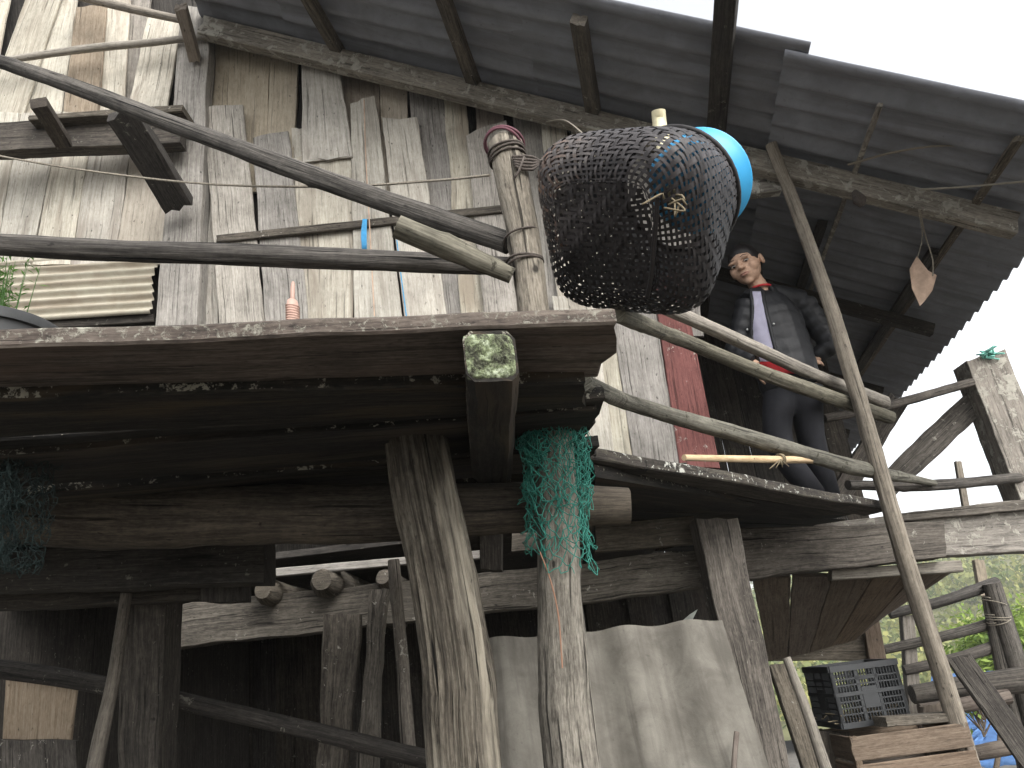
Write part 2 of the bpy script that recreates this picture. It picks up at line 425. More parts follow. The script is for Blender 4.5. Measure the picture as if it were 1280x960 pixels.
def make_tree(base, h, cr, seed, label, nl=9000, leaf=.14):
    rn = random.Random(seed)
    t = thing('leafy_tree', label, 'tree', base, 'trees beyond the fence')
    bm = bmesh.new(); tips = []
    top = base + V((.3, .2, h * .75))
    tube_bm(bm, [base + V((0, 0, -.3)), base.lerp(top, .4) + V((.2, 0, 0)), top], [.14 * cr / 1.7, .1 * cr / 1.7, .04 * cr / 1.7], n=10, step=.2)
    for i in range(16):
        s = .35 + .6 * rn.random(); p = base.lerp(top, s); an = rn.random() * 6.28
        q = p + V((math.cos(an), math.sin(an), .25 + .7 * rn.random())).normalized() * cr * (1.15 - .5 * s) * (.6 + .5 * rn.random())
        mid = p.lerp(q, .5) + V((0, 0, .15))
        tube_bm(bm, [p, mid, q], [.05 * cr / 1.7, .03 * cr / 1.7, .012 * cr / 1.7], n=7, step=.2); tips += [q, mid.lerp(q, .4)]
        for _ in range(2):
            q2 = mid.lerp(q, .5) + V((rn.gauss(0, .5), rn.gauss(0, .5), rn.gauss(0.2, .4))) * cr * .4
            tube_bm(bm, [mid.lerp(q, .3), q2], [.02 * cr / 1.7, .008 * cr / 1.7], n=6, step=.2); tips.append(q2)
    tips.append(top)
    link('trunk', bm, M_BARK, t)
    bm = bmesh.new(); tl = bm.faces.layers.float.new('tone')
    for k in range(nl):
        tip = rn.choice(tips); o = V((rn.gauss(0, 1), rn.gauss(0, 1), rn.gauss(0, .7))) * cr * .17
        d = (o.normalized() + V((rn.gauss(0, .6), rn.gauss(0, .6), rn.gauss(-.2, .6)))).normalized()
        n = V((rn.gauss(0, .5), rn.gauss(0, .5), 1)).normalized()
        if abs(n.dot(d)) > .95: continue
        leaf_quad(bm, tl, tip + o, d, n, leaf * (.6 + .8 * rn.random()), leaf * .45, .35 + rn.gauss(0, .25) + .25 * (hash(tip.x) % 7) / 7)
    link('crown', bm, M_LEAF, t, smooth=0)
make_tree(V((P(1272, 815, y=20).x, 20, -3.2)), 5.0, 1.7, 3, 'bright yellow green leafy tree beyond the log fence at right', 8000, .2)
make_tree(V((P(1300, 790, y=25).x, 25, -3.4)), 6.0, 2.0, 8, 'yellow green leafy tree at the right edge behind the nearer tree', 6000, .22)
make_tree(V((P(1232, 950, y=11).x, 11, P(1232, 950, y=11).z)), .95, .45, 11, 'low young tree with sparse leaves in front of the blue tarpaulin', 230, .1)

def make_haze():
    bm = bmesh.new(); bmesh.ops.create_cube(bm, size=1, matrix=Matrix.Translation((0, 20, 32)) @ Matrix.Diagonal((900, 900, 90, 1)))
    mt = bpy.data.materials.new('air'); mt.use_nodes = True; nt = mt.node_tree; nt.nodes.clear()
    ou = nt.nodes.new('ShaderNodeOutputMaterial'); pv = nt.nodes.new('ShaderNodeVolumePrincipled')
    pv.inputs['Color'].default_value = (.93, .94, .93, 1); pv.inputs['Density'].default_value = HAZE; pv.inputs['Anisotropy'].default_value = .2
    nt.links.new(pv.outputs[0], ou.inputs['Volume'])
    o = link('haze', bm, mt, smooth=0); o['kind'] = 'stuff'; tag(o, 'pale haze in the air over the valley', 'haze')
HAZE = .0011
make_haze()

# blue tarpaulin stretched over poles beyond the fence
def make_tarp():
    c0 = P(1150, 948, y=13); c1 = P(1310, 948, y=13); c2 = P(1300, 822, y=18); c3 = P(1165, 842, y=18)
    bm = bmesh.new(); n = 14
    g = [[bm.verts.new((c0.lerp(c1, i / n)).lerp(c3.lerp(c2, i / n), j / n) + V((0, 0, .07 * fn(i * .6, j * .6) - .12 * math.sin(PI * i / n)))) for j in range(n + 1)] for i in range(n + 1)]
    for i in range(n):
        for j in range(n): bm.faces.new((g[i][j], g[i + 1][j], g[i + 1][j + 1], g[i][j + 1]))
    bmesh.ops.solidify(bm, geom=bm.faces[:], thickness=.01)
    t = thing('tarpaulin_shelter', 'blue tarpaulin shelter low behind the log fence at right', 'tarpaulin', (c0 + c1) / 2)
    link('tarpaulin', bm, M_TARP, t, 180)
    for c in (c0, c1, c2, c3): tube('support_pole', [V((c.x, c.y, -3.5)), c + V((0, 0, .02))], .035, W_STICK, t, n=8, step=.3)
make_tarp()

# ================================================================== HOUSE
house = thing('stilt_house', 'weathered timber stilt house with vertical plank gable wall and corrugated roof', 'house', (0, YW, 0))

def wplank(mat, tl, tr, br, bl, y=YW, th=.022, name='wall_plank', ej=.008, endj=.012, lab=None):
    q = [P(*p, y=y) for p in (bl, br, tl, tr)]
    o = slab(name, q[0], q[1], q[2], q[3], FRONT, th, mat, house, ej=ej, endj=endj, step=.05)
    if lab: o['label'] = lab
    return o
B = W_PALE; G = W_GREY
BK = YW + .05       # planks of the layer behind
# upper left, above the wall shelf
wplank(B, (-40, -30), (17, -30), (-2, 66), (-60, 66))
wplank(B, (42, -30), (84, -30), (14, 190), (-38, 190))
wplank(B, (86, -30), (100, -30), (70, 190), (16, 190), y=BK - .02)
wplank(W_BROWN, (95, 8), (133, 6), (118, 190), (72, 190), y=YW - .004, lab='brown plank with a squared top')
wplank(B, (133, -20), (163, -20), (152, 190), (119, 190), y=BK - .015)
wplank(B, (184, 22), (227, 24), (198, 190), (148, 190), y=YW - .002)
wplank(G, (160, -30), (190, -30), (175, 190), (150, 190), y=BK + .03)
# lower left, below the shelf
wplank(B, (-70, 140), (25, 140), (-8, 330), (-95, 330), y=YW - .03)
wplank(B, (26, 140), (76, 140), (38, 330), (-7, 330), y=YW - .026)
wplank(B, (77, 140), (119, 140), (87, 330), (40, 330), y=YW - .032)
wplank(B, (120, 140), (170, 140), (142, 330), (88, 330), y=YW - .03)
wplank(W_TAN, (171, 140), (222, 140), (206, 330), (143, 330), y=YW - .028)
# right of the wall post
wplank(W_TAN, (266, 40), (338, 55), (331, 240), (262, 240), y=BK + .01)
wplank(W_TAN, (339, 50), (373, 70), (366, 240), (331, 240), y=BK)
wplank(B, (250, 190), (268, 190), (273, 410), (244, 410), y=BK + .005)
wplank(G, (254, 138), (304, 130), (331, 410), (274, 410), y=YW - .02, endj=.025, lab='grey plank with a rough top and small holes')
wplank(G, (316, 170), (361, 163), (386, 410), (332, 410), y=YW - .012)
wplank(B, (363, 160), (378, 160), (388, 300), (372, 300), y=BK)
wplank(B, (376, 77), (421, 61), (441, 196), (378, 200), y=YW - .03, endj=.02, lab='broad pale plank nailed over the others at the top')
wplank(B, (366, 196), (440, 192), (442, 410), (378, 410), y=YW + .002)
wplank(W_BROWN, (424, 80), (474, 95), (476, 230), (428, 230), y=BK + .012)
wplank(B, (438, 129), (469, 120), (504, 410), (443, 410), y=YW - .018, endj=.02)
wplank(W_TAN, (474, 90), (508, 100), (512, 240), (478, 240), y=BK + .008)
wplank(G, (510, 105), (554, 118), (592, 410), (541, 410), y=BK - .005)
wplank(B, (478, 149), (521, 147), (562, 410), (507, 410), y=YW - .014, endj=.012)
wplank(B, (554, 118), (583, 128), (613, 410), (577, 410), y=BK - .02, ej=.016, lab='plank with a dark rotten edge')
wplank(W_BROWN, (594, 120), (628, 130), (640, 240), (598, 240), y=BK + .014)
wplank(G, (583, 169), (633, 149), (668, 410), (606, 410), y=YW - .02, endj=.02)
wplank(G, (640, 128), (677, 140), (705, 410), (668, 410), y=BK)
wplank(B, (676, 150), (707, 148), (742, 410), (700, 410), y=YW - .01)
wplank(B, (712, 149), (752, 134), (790, 410), (742, 410), y=YW - .016, endj=.02)
wplank(G, (764, 140), (800, 136), (836, 420), (800, 420), y=YW - .01)
wplank(G, (806, 160), (850, 160), (880, 420), (838, 420), y=BK)
# lower right, by the door
wplank(B, (690, 370), (742, 370), (770, 575), (720, 575), y=YW - .02)
wplank(B, (741, 378), (763, 380), (791, 575), (768, 575), y=YW - .012)
wplank(G, (764, 390), (817, 380), (852, 580), (792, 580), y=YW - .018)
red = wplank(W_RED, (813, 330), (848, 325), (900, 583), (850, 583), y=YW - .03, th=.05, name='door_panel', ej=.003, lab='worn red painted door panel')
# dark boards added behind the planks so the gaps read as shade
slab('dark_gap_backing', P(-150, 410, y=YW + .12), P(830, 410, y=YW + .12), P(-150, -220, y=YW + .12), P(790, 130, y=YW + .12), FRONT, .02, W_DARK, house, step=.3)
slab('dark_gap_backing', P(650, 600, y=YW + .12), P(886, 600, y=YW + .12), P(620, 380, y=YW + .12), P(850, 330, y=YW + .12), FRONT, .02, W_DARK, house, step=.3)
# wall post and battens
slab('wall_post', P(192, 430, y=YW - .08), P(245, 430, y=YW - .08), P(226, 8, y=YW - .08), P(262, 12, y=YW - .08), FRONT, .12, W_GREY, house, ej=.01, endj=.03)
slab('batten', P(270, 303, y=YW - .045), P(270, 294, y=YW - .045), P(632, 264, y=YW - .045), P(632, 255, y=YW - .045), FRONT, .035, W_BEAM, house)
# holes and tin
def corr_sheet(name, o, a, b, la, lb, per, amp, mat, parent, na=8, th=.006, skew=None, rag=0., seed=0):
    """corrugated sheet: ridges run along a, waves repeat along b"""
    bm = bmesh.new(); uvl = bm.loops.layers.uv.verify(); n = a.cross(b).normalized()
    nb = max(4, int(lb / per * 10)); rn = random.Random(seed)
    def pt(i, j):
        s = i / na; t = j / nb; e = rag * fn(t * lb * 6, seed) if i in (0, na) else 0
        p = o + a * (s * la + e) + b * (t * lb) + n * (amp * math.sin(2 * PI * t * lb / per) + .004 * fn(s * 4, t * 4, seed))
        if skew: p += b * skew * s * s * t
        return p
    g = [[bm.verts.new(pt(i, j)) for j in range(nb + 1)] for i in range(na + 1)]
    g2 = [[bm.verts.new(v.co + n * th) for v in r] for r in g]
    u0 = rn.random() * 30
    def q(vs, uvs):
        f = bm.faces.new(vs)
        for l, u in zip(f.loops, uvs): l[uvl].uv = u
    for i in range(na):
        for j in range(nb):
            uv = [(u0 + la * x / na, lb * y / nb) for x, y in ((i, j), (i + 1, j), (i + 1, j + 1), (i, j + 1))]
            q((g[i][j], g[i + 1][j], g[i + 1][j + 1], g[i][j + 1]), uv); q((g2[i][j], g2[i][j + 1], g2[i + 1][j + 1], g2[i + 1][j]), [uv[0], uv[3], uv[2], uv[1]])
    for i in range(na):
        for j in (0, nb): q((g[i][j], g2[i][j], g2[i + 1][j], g[i + 1][j]), [(0, 0)] * 4)
    for j in range(nb):
        for i in (0, na): q((g[i][j], g[i][j + 1], g2[i][j + 1], g2[i][j]), [(0, 0)] * 4)
    return link(name, bm, mat, parent, 60)
t0 = P(-60, 408, y=YW - .07); t1 = P(188, 392, y=YW - .07); tz = P(194, 316, y=YW - .07)
xa = (t1 - t0); corr_sheet('tin_sheet', t0, xa.normalized(), V((0, 0.12, 1)).normalized(), xa.length, .56, .062, .014, M_TIN, house, na=24, rag=.04, seed=3)
slab('sill_board', P(-60, 418, y=YW - .05), P(-60, 404, y=YW - .05), P(192, 402, y=YW - .05), P(192, 392, y=YW - .05), FRONT, .05, W_DARK, house)
# rafter along the gable, tie beam with flaking paint
RL = P(258, 36, y=YW - .12); RR = P(1268, 282, y=YW - .12)
sl = (RL - RR).normalized()
RXL = RR + sl * ((RL - RR).length + .02)
bar('rafter', RR - sl * .0, RXL, .15, .08, W_RAFT, house, endj=.02, step=.08)
slab('tie_beam', P(860, 252, y=YW - .05), P(860, 226, y=YW - .05), P(977, 238, y=YW - .05), P(977, 213, y=YW - .05), FRONT, .07, W_FLAKE, house, endj=.01)
slab('tie_beam', P(640, 275, y=YW + .2), P(640, 250, y=YW + .2), P(862, 252, y=YW + .02), P(862, 227, y=YW + .02), FRONT, .05, W_BEAM, house)

# roof plane through the rafter
RN = V((-sl.z, 0, sl.x)); RN = RN if RN.z > 0 else -RN
RO = RR + RN * .14 - sl * .06
E1 = P(1103, 487, z=RO.z)
dv = (E1 - RO); dv = dv - sl * 0; DL = dv.length; dv.normalize()
def RP(a, b, h=0.): return RO + sl * a + dv * b + RN * h
def roof_ab(px, py):
    n = sl.cross(dv); p = P(px, py, pl=(RO, n)); q = p - RO
    # solve q = sl*a + dv*b
    s = sl.dot(dv); A1, B1 = q.dot(sl), q.dot(dv); a = (A1 - s * B1) / (1 - s * s); return a, B1 - s * a
a_st, b_st = roof_ab(987, 60)
print('roof step', a_st, b_st, 'verge R', roof_ab(1280, 125), 'verge L', roof_ab(662, 0), 'DL', DL, 'RO', RO, 'dv', dv)
bverge = b_st
roof = bpy.data.objects.new('roof', None); COL.objects.link(roof); roof.parent = house; roof.matrix_parent_inverse = Matrix.Translation(house.location).inverted()
LEN = 1.75
a0 = a_st + .02 - LEN
k = 0; a = a0
WB = 1.08
A_CUT = roof_ab(262, 26)[0]
alist = []
while a < 7.6:
    alist.append(a); nx = a + LEN - .12
    a = A_CUT - .08 if a < A_CUT - .1 and nx > A_CUT - .08 else nx
first_a = min(0., a0)
for ci, a in enumerate(alist):
    ln = LEN
    bb = bverge - (.05 if ci >= 1 else 0); ri = 0
    if a < A_CUT < a + LEN: ln = A_CUT - a + .02
    elif a >= A_CUT: bb = (YW + .16 - RO.y) / dv.y
    while bb < 6.6:
        lift = .012 * (ci % 2) + .006 * (ri % 2) + .03 * (1 if ci else 0) * 0
        st = RP(a, bb, lift + (.0 if ci == 0 else .012))
        corr_sheet('roof_sheet', st, (sl * ln + RN * -.012).normalized(), dv, ln, WB + .06, .178, .021, M_ROOF, roof, na=6, th=.007, seed=ci * 17 + ri)
        bb += WB; ri += 1
if a0 > .05:
    bb = bverge; ri = 0
    while bb < 6.6:
        corr_sheet('roof_sheet', RP(-.05, bb, -.015 + .006 * (ri % 2)), sl, dv, a0 + .2, WB + .06, .178, .021, M_ROOF, roof, na=3, th=.007, seed=200 + ri); bb += WB; ri += 1
# far slope of the roof, out of view, added to block light
RIDGE = RP(alist[-1] + LEN, bverge)
corr_sheet('roof_sheet', RIDGE + V((-6.5, 0, -3.0)), V((6.5, 0, 3.0)).normalized(), dv, 7.16, 9.5, .178, .021, M_ROOF, roof, na=4, th=.007, seed=99)
# purlins under the sheets
for (px, py, w, ext, mt) in ((578, 40, .08, .0, W_BEAM), (735, 60, .085, .0, W_BEAM), (903, 90, .105, .55, W_DARK), (1108, 104, .03, -.01, W_RAFT), (1279, 155, .045, -.02, W_BEAM), (420, 40, .08, 0, W_BEAM)):
    aa, b_ = roof_ab(px, py)
    ee = RP(aa, bverge + (.06 if w > .06 else .18) - ext, -.07 if ext <= 0 else -.05)
    bar('purlin', ee, RP(aa, 6.4, -.07), w, w * .8, mt, roof, wd=sl, step=.15, endj=.015)
bar('purlin', RP(.35, .6, -.07), RP(.35, 6.3, -.07), .07, .05, W_DARK, roof, wd=sl, step=.15)
bar('purlin', RP(1.1, .6, -.07), RP(1.1, 6.3, -.07), .07, .05, W_DARK, roof, wd=sl, step=.15)
for bb in (1.6, 3.2, 4.8):
    bar('rafter', RP(.05, bb, -.15), RP(7, bb, -.15), .1, .06, W_DARK, house, wd=RN, step=.2)
# closing walls: back, left (unseen, added for darkness inside), rear of the veranda, floor of the house
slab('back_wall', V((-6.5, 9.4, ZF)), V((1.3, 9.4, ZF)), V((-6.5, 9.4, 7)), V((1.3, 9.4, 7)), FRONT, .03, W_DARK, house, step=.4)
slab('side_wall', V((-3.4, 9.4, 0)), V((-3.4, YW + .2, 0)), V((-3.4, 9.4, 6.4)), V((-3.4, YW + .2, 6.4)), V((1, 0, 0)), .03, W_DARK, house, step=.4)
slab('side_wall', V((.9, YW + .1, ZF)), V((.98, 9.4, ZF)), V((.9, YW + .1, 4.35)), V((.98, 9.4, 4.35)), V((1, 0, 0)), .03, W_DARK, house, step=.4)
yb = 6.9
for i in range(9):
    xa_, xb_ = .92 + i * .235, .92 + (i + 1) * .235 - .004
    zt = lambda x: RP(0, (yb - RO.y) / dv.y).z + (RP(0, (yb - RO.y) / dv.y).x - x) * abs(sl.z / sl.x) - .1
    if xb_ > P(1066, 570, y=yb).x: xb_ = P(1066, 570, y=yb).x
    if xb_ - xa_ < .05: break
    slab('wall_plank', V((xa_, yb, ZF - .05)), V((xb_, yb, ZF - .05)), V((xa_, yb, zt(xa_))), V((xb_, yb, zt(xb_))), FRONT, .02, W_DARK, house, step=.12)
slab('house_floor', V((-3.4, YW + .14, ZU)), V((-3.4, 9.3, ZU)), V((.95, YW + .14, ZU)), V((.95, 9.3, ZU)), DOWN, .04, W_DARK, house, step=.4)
# sill beam of the wall, resting on the stilts
sb = slab('sill_beam', P(150, 818, y=YW + .08), P(150, 764, y=YW + .08), P(905, 732, y=YW + .08), P(905, 684, y=YW + .08), FRONT, .16, W_BEAM, house, ej=.015, step=.05, nb=.006)
for (px, py, r) in ((328, 738, .07), (402, 725, .085), (478, 722, .055), (715, 700, .06)):
    p = P(px, py, y=YW - .06); tube('floor_joist', [p, V((p.x + .02, 9.0, p.z + .01))], [r, r * .9], W_BEAM, house, n=12, step=.08, lump=.09, endround=.03)
slab('lit_gap_strip', P(300, 724, y=YW - .03), P(300, 714, y=YW - .03), P(600, 698, y=YW - .03), P(600, 688, y=YW - .03), FRONT, .05, W_GREY, house)  # pale strip added as the bright sliver of light behind the deck
for (x0, x1, m_) in ((745, 868, W_BEAM), (640, 740, W_BEAM)):
    slab('floor_joist', P(x0, 690, y=YW - .0), P(x0, 655, y=YW - .0), P(x1, 680, y=YW - .0), P(x1, 645, y=YW - .0), FRONT, .06, m_, house)

# dark plank wall added to keep the space below the house black
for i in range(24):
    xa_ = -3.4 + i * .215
    slab('darkening_plank', V((xa_, 8.2 + .03 * (i % 2), -.1)), V((xa_ + .235, 8.2 + .03 * (i % 2), -.1)), V((xa_, 8.2 + .03 * (i % 2), ZU)), V((xa_ + .235, 8.2 + .03 * (i % 2), ZU)), FRONT, .02, W_DARK, house, step=.3)
slab('darkening_wall', V((-3.0, YW, -.1)), V((-3.0, 8.2, -.1)), V((-3.0, YW, ZU)), V((-3.0, 8.2, ZU)), V((1, 0, 0)), .03, W_DARK, house, step=.3)

# ---------------- stilts of the house, each a post of its own
def post(name, label, tl, tr, bl, br, y, mat, th=.16, yb=None, z0=-.1, group=None, **k):
    A, Bp, Cc, D = P(*tl, y=y), P(*tr, y=y), P(*bl, y=yb or y), P(*br, y=yb or y)
    def ext(t, b):
        s = (t.z - z0) / (t.z - b.z); return t + (b - t) * s
    o = slab(name, ext(A, Cc), ext(Bp, D), A, Bp, FRONT, th, mat, None, **k)
    return tag(o, label, 'post', group)
post('wooden_post', 'dark squared post right of the corrugated sheet, flecked with pale paint', (870, 648), (922, 648), (938, 960), (988, 960), 4.0, W_BEAM, th=.2, ej=.012, group='squared stilts under the house')
post('wooden_post', 'dark broad post in shadow at far left under the deck', (150, 735), (207, 735), (148, 960), (196, 960), 3.5, W_DARK, th=.18, ej=.012, group='squared stilts under the house')
post('wooden_post', 'short broad plank post standing under the pale middle of the sill beam', (405, 768), (451, 768), (396, 950), (436, 950), 4.12, W_BEAM, th=.05, ej=.02, group='squared stilts under the house')
post('wooden_post', 'narrow crooked post just right of the short plank post', (462, 738), (482, 735), (446, 950), (470, 950), 4.06, W_BEAM, th=.08, ej=.02, group='squared stilts under the house')
tag(tube('leaning_stick', [P(492, 700, y=3.95), P(503, 830, y=3.95), P(512, 950, y=3.9), V((P(512, 950, y=3.9).x + .05, 3.85, 0))], [.03, .032, .036, .036], W_BEAM, n=10, lump=.1), 'dark stick leaning on the sill beam left of the central log post', 'stick')
p = P(118, 960, y=3.2); p0 = P(158, 742, y=3.2)
tag(tube('leaning_stick', [p0, p0.lerp(p, .5) + V((.01, 0, 0)), p, p + (p - p0) * .9], [.022, .026, .03, .03], W_BEAM, n=10, lump=.08), 'brown slanted stick in front of the dark post at far left', 'stick')
tag(tube('byre_rail', [P(-60, 828, y=3.75), P(110, 853, y=3.75), P(300, 893, y=3.75), P(560, 955, y=3.8)], [.045, .042, .04, .04], W_DARK, n=12, lump=.08), 'long dark pole sloping down across the dark space under the house', 'pole')
slab_ = slab('byre_board', P(2, 928, y=3.9), P(88, 926, y=3.9), P(6, 850, y=3.9), P(97, 853, y=3.9), FRONT, .02, W_BROWN)
tag(slab_, 'pale tan board hung in the shadow at lower left corner', 'board')
s2 = slab('wide_board', P(-40, 1010, y=3.85), P(98, 1000, y=3.85), P(-40, 925, y=3.85), P(95, 925, y=3.85), FRONT, .03, W_BEAM); tag(s2, 'dark brown panel below the pale board at lower left corner', 'board')

# ================================================================== FRONT DECK
deck = thing('front_deck', 'dark lichen edged plank deck raised on log posts in front of the wall', 'deck', (0, 2, ZF))
def dplank(a0, a1, b0, b1, mat, z=ZU, th=.042, **k):
    q = [P(*p, z=z) for p in (a0, a1, b0, b1)]
    return slab('deck_plank', q[0], q[1], q[2], q[3], DOWN, th, mat, deck, step=.04, ch=.006, **k)
d1 = dplank((-60, 438), (-60, 494), (777, 405), (752, 471), W_DECKF, ej=.006, endj=.022, nb=.003)
d1['label'] = 'thick front plank with pale lichen along its top edge'
dplank((-60, 502), (-60, 552), (735, 478), (728, 508), W_BLACK, z=ZU - .03, ej=.008, endj=.015, nb=.003)
dplank((-60, 556), (-60, 600), (757, 499), (740, 533), W_BLACK, z=ZU - .012, ej=.008, endj=.012, nb=.003)
# remaining boards back to the wall
yy0 = 2.17
LW0 = P(735, 572, z=2.24); LW1 = P(1112, 634, y=4.6); LW0.z = LW1.z = 0
i = 0
while yy0 < 3.72:
    w = .17 + .06 * random.random()
    q9 = P(745, 560, z=ZU); xr = (yy0 * q9.x / q9.y + .02 * random.random()) if yy0 < 2.85 else .34 + (yy0 - 2.85) * .85
    sk = -.17; zj = (-.03, -.004, -.022, .0)[i % 4]
    slab('deck_plank', V((-3.2, yy0 + sk * 1.0 * 3, ZU + zj)), V((-3.2, yy0 + w + sk * 3, ZU + zj)), V((xr, yy0 + .02, ZU + zj)), V((xr - .04, yy0 + w + .02, ZU + zj)), DOWN, .042, W_BLACK, deck, step=.08, ej=.01, nb=.004)
    yy0 += w + .02; i += 1
# joist whose lichen covered end sticks out in front
q0 = [P(583, 478, z=2.085), P(650, 476, z=2.085), P(592, 604, z=2.085), P(641, 604, z=2.085)]
def joist():
    o = slab('deck_joist', q0[0], q0[1], q0[2] , q0[3], DOWN, .122, W_BLACK, deck, step=.03, ch=.02, ej=.008, endj=.004, nb=.004)
    o['label'] = 'stout joist with a pale green lichen covered end'
    # lichen crust on its end grain
    a, b = q0[0], q0[1]; wdt = (b - a); n = V((wdt.y, -wdt.x, 0)).normalized(); n = n if n.y < 0 else -n
    bm = bmesh.new(); N_ = 46
    g = {}
    for i in range(N_ + 1):
        for j in range(N_ + 1):
            u, v = i / N_, j / N_
            cu, cv = abs(u - .5) * 2, abs(v - .5) * 2
            edge = (cu ** 5 + cv ** 5)
            hgt = .010 + .006 * fn(u * 9, v * 9, 2) + .007 * abs(fn(u * 22, v * 22, 5)) + .004 * fn(u * 50, v * 50)
            hgt = hgt * max(0, 1 - edge) - .004 * edge
            k_ = 1 - .06 * max(0, edge - .6)
            g[i, j] = bm.verts.new(a + wdt * (.5 + (u - .5) * .985 * k_) + V((0, 0, .003 + .116 * (.5 + (v - .5) * .985 * k_))) + n * hgt)
    for i in range(N_):
        for j in range(N_): bm.faces.new((g[i, j], g[i + 1, j], g[i + 1, j + 1], g[i, j + 1]))
    t = NT('lichen crust'); oc = t.n('ShaderNodeTexCoord').outputs['Object']
    nn = t.noise(oc, 34, 5, .7, .5); n2 = t.noise(oc, 110, 4, .6); zz = t.n('ShaderNodeSeparateXYZ', {0: oc}).outputs[2]
    col = t.ramp(nn, [(.36, (.025, .025, .018)), (.46, (.085, .092, .06)), (.54, (.16, .19, .105)), (.66, (.36, .4, .29))])
    col = t.mix(col, t.ramp(n2, [(.35, .35), (.5, 1.1)]), .8, 'MULTIPLY')
    c = link('lichen_crust', bm, t.done(col, .95, t.math('ADD', nn, n2), 1.0, .008), deck, 180)
joist()
# long log beam under the joist
y_l = 2.62
lb = [P(-60, 640, y=y_l), P(130, 645, y=y_l), P(300, 643, y=y_l), P(480, 640, y=y_l), P(650, 634, y=y_l), P(787, 632, y=y_l)]
tube('log_beam', lb, [.105, .11, .1, .1, .085, .06], W_BROWN if False else wood('bark brown log', (.015, .0125, .01), (.058, .049, .04), (.125, .106, .086), gy=20, crack=.8, blotch=.8, var=.1), deck, n=20, lump=.1, ridge=.06, knots=4)
slab('deck_beam', P(-60, 742, y=3.05), P(-60, 690, y=3.05), P(330, 728, y=3.05), P(330, 672, y=3.05), FRONT, .14, W_DARK, deck, ej=.012)
slab('deck_beam', P(-60, 766, y=3.3), P(-60, 735, y=3.3), P(250, 748, y=3.3), P(250, 718, y=3.3), FRONT, .12, W_DARK, deck, ej=.012)
slab('beam_block', P(250, 752, y=3.25), P(303, 752, y=3.25), P(252, 690, y=3.25), P(303, 690, y=3.25), FRONT, .1, W_DARK, deck)
slab('beam_block', P(600, 712, y=3.2), P(627, 712, y=3.2), P(598, 655, y=3.2), P(627, 655, y=3.2), FRONT, .1, W_DARK, deck)
slab('beam_block', P(760, 700, y=3.3), P(868, 690, y=3.3), P(760, 640, y=3.3), P(868, 640, y=3.3), FRONT, .08, W_DARK, deck) if False else None

# two big log posts
y_a = 2.3
pa = [P(520, 543, y=y_a), P(537, 640, y=y_a), P(556, 740, y=y_a), P(572, 850, y=y_a), P(578, 965, y=y_a)]
pa.append(pa[-1] + (pa[-1] - pa[-2]) * 2.4); pa[-1].z = -.1
log('log_post', 'thick split grey log post standing in the centre under the deck', 'post', pa, [.098, .1, .098, .1, .102, .105], W_POST, 'log posts carrying the deck', n=110, ridge=.10, lump=.08, step=.03, knots=0, groove=.085, smooth=70)
y_b = 2.42
pb = [P(688, 538, y=y_b), P(697, 640, y=y_b), P(700, 740, y=y_b), P(706, 850, y=y_b), P(716, 965, y=y_b)]
pb.append(pb[-1] + (pb[-1] - pb[-2]) * 2.6); pb[-1].z = -.1
log('log_post', 'round grey log post with green net tied round its top', 'post', pb, [.07, .066, .066, .074, .078, .08], W_LOG, 'log posts carrying the deck', n=64, groove=.035, ridge=.05, lump=.06, step=.03, knots=5)

# net: knotted mesh wrapped round a post head
def net_bm(bm, fpt, nu, nv, r, closed, jit, seed):
    rn = random.Random(seed); nd = {}
    for j in range(nv + 1):
        for i in range(nu + (0 if closed else 1)):
            u = (i + .5 * (j % 2)) / nu; v = j / nv
            nd[i, j] = fpt(u, v) + V((rn.gauss(0, jit), rn.gauss(0, jit * .7), rn.gauss(0, jit)))
    for j in range(nv):
        for i in range(nu):
            for di in ((0, 1) if j % 2 else (0, -1)):
                i2 = i + di
                if closed: i2 %= nu
                elif (i2, j + 1) not in nd: continue
                if rn.random() < .06: continue
                a, b = nd[i, j], nd[i2, j + 1]
                if (a - b).length > .12: continue
                mid = a.lerp(b, .5) + V((rn.gauss(0, jit), rn.gauss(0, jit), rn.gauss(0, jit) - .003))
                tube_bm(bm, [a, mid, b], r, n=4, step=.012, lump=0, caps=False)
bm = bmesh.new()
def nf(u, v):
    t = v * 1.55; ax = pb[0].lerp(pb[1], t); an = u * 2 * PI
    rr = .078 + .012 * math.sin(an * 3 + v * 6) + .014 * max(0, math.sin(an - 5.6)) + .008 * (1 - v) + .012 * fn(an * 2, v * 7)
    if v > .8: rr += .01 + .03 * abs(fn(an * 2, 4))
    zz = .05 * fn(an * .8, 2) * v + (-.05 if math.cos(an - 5.4) > 0 else .04) * v
    return ax + V((math.cos(an) * rr, math.sin(an) * rr, zz))
net_bm(bm, nf, 17, 19, .0015, True, .005, 2)
net_bm(bm, lambda u, v: nf(u + .02, v * .6) + V((math.cos(u * 6.28) * .012, math.sin(u * 6.28) * .012, .01)), 21, 12, .0014, True, .008, 5)
net_bm(bm, lambda u, v: nf(u + .055, v * .85) + V((math.cos(u * 6.28) * .006, math.sin(u * 6.28) * .006 - .004, .004)), 15, 14, .0016, True, .007, 15)
def nf2(u, v):  # bunched lump at the top left
    c = P(655, 558, y=y_b - .08); an = u * 2 * PI; ph = v * PI
    return c + V((.045 * math.sin(ph) * math.cos(an) + .03, .035 * math.sin(ph) * math.sin(an), .05 * math.cos(ph)))
net_bm(bm, nf2, 12, 9, .0018, True, .005, 9)
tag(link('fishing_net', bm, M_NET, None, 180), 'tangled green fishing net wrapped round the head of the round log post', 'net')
bm = bmesh.new()
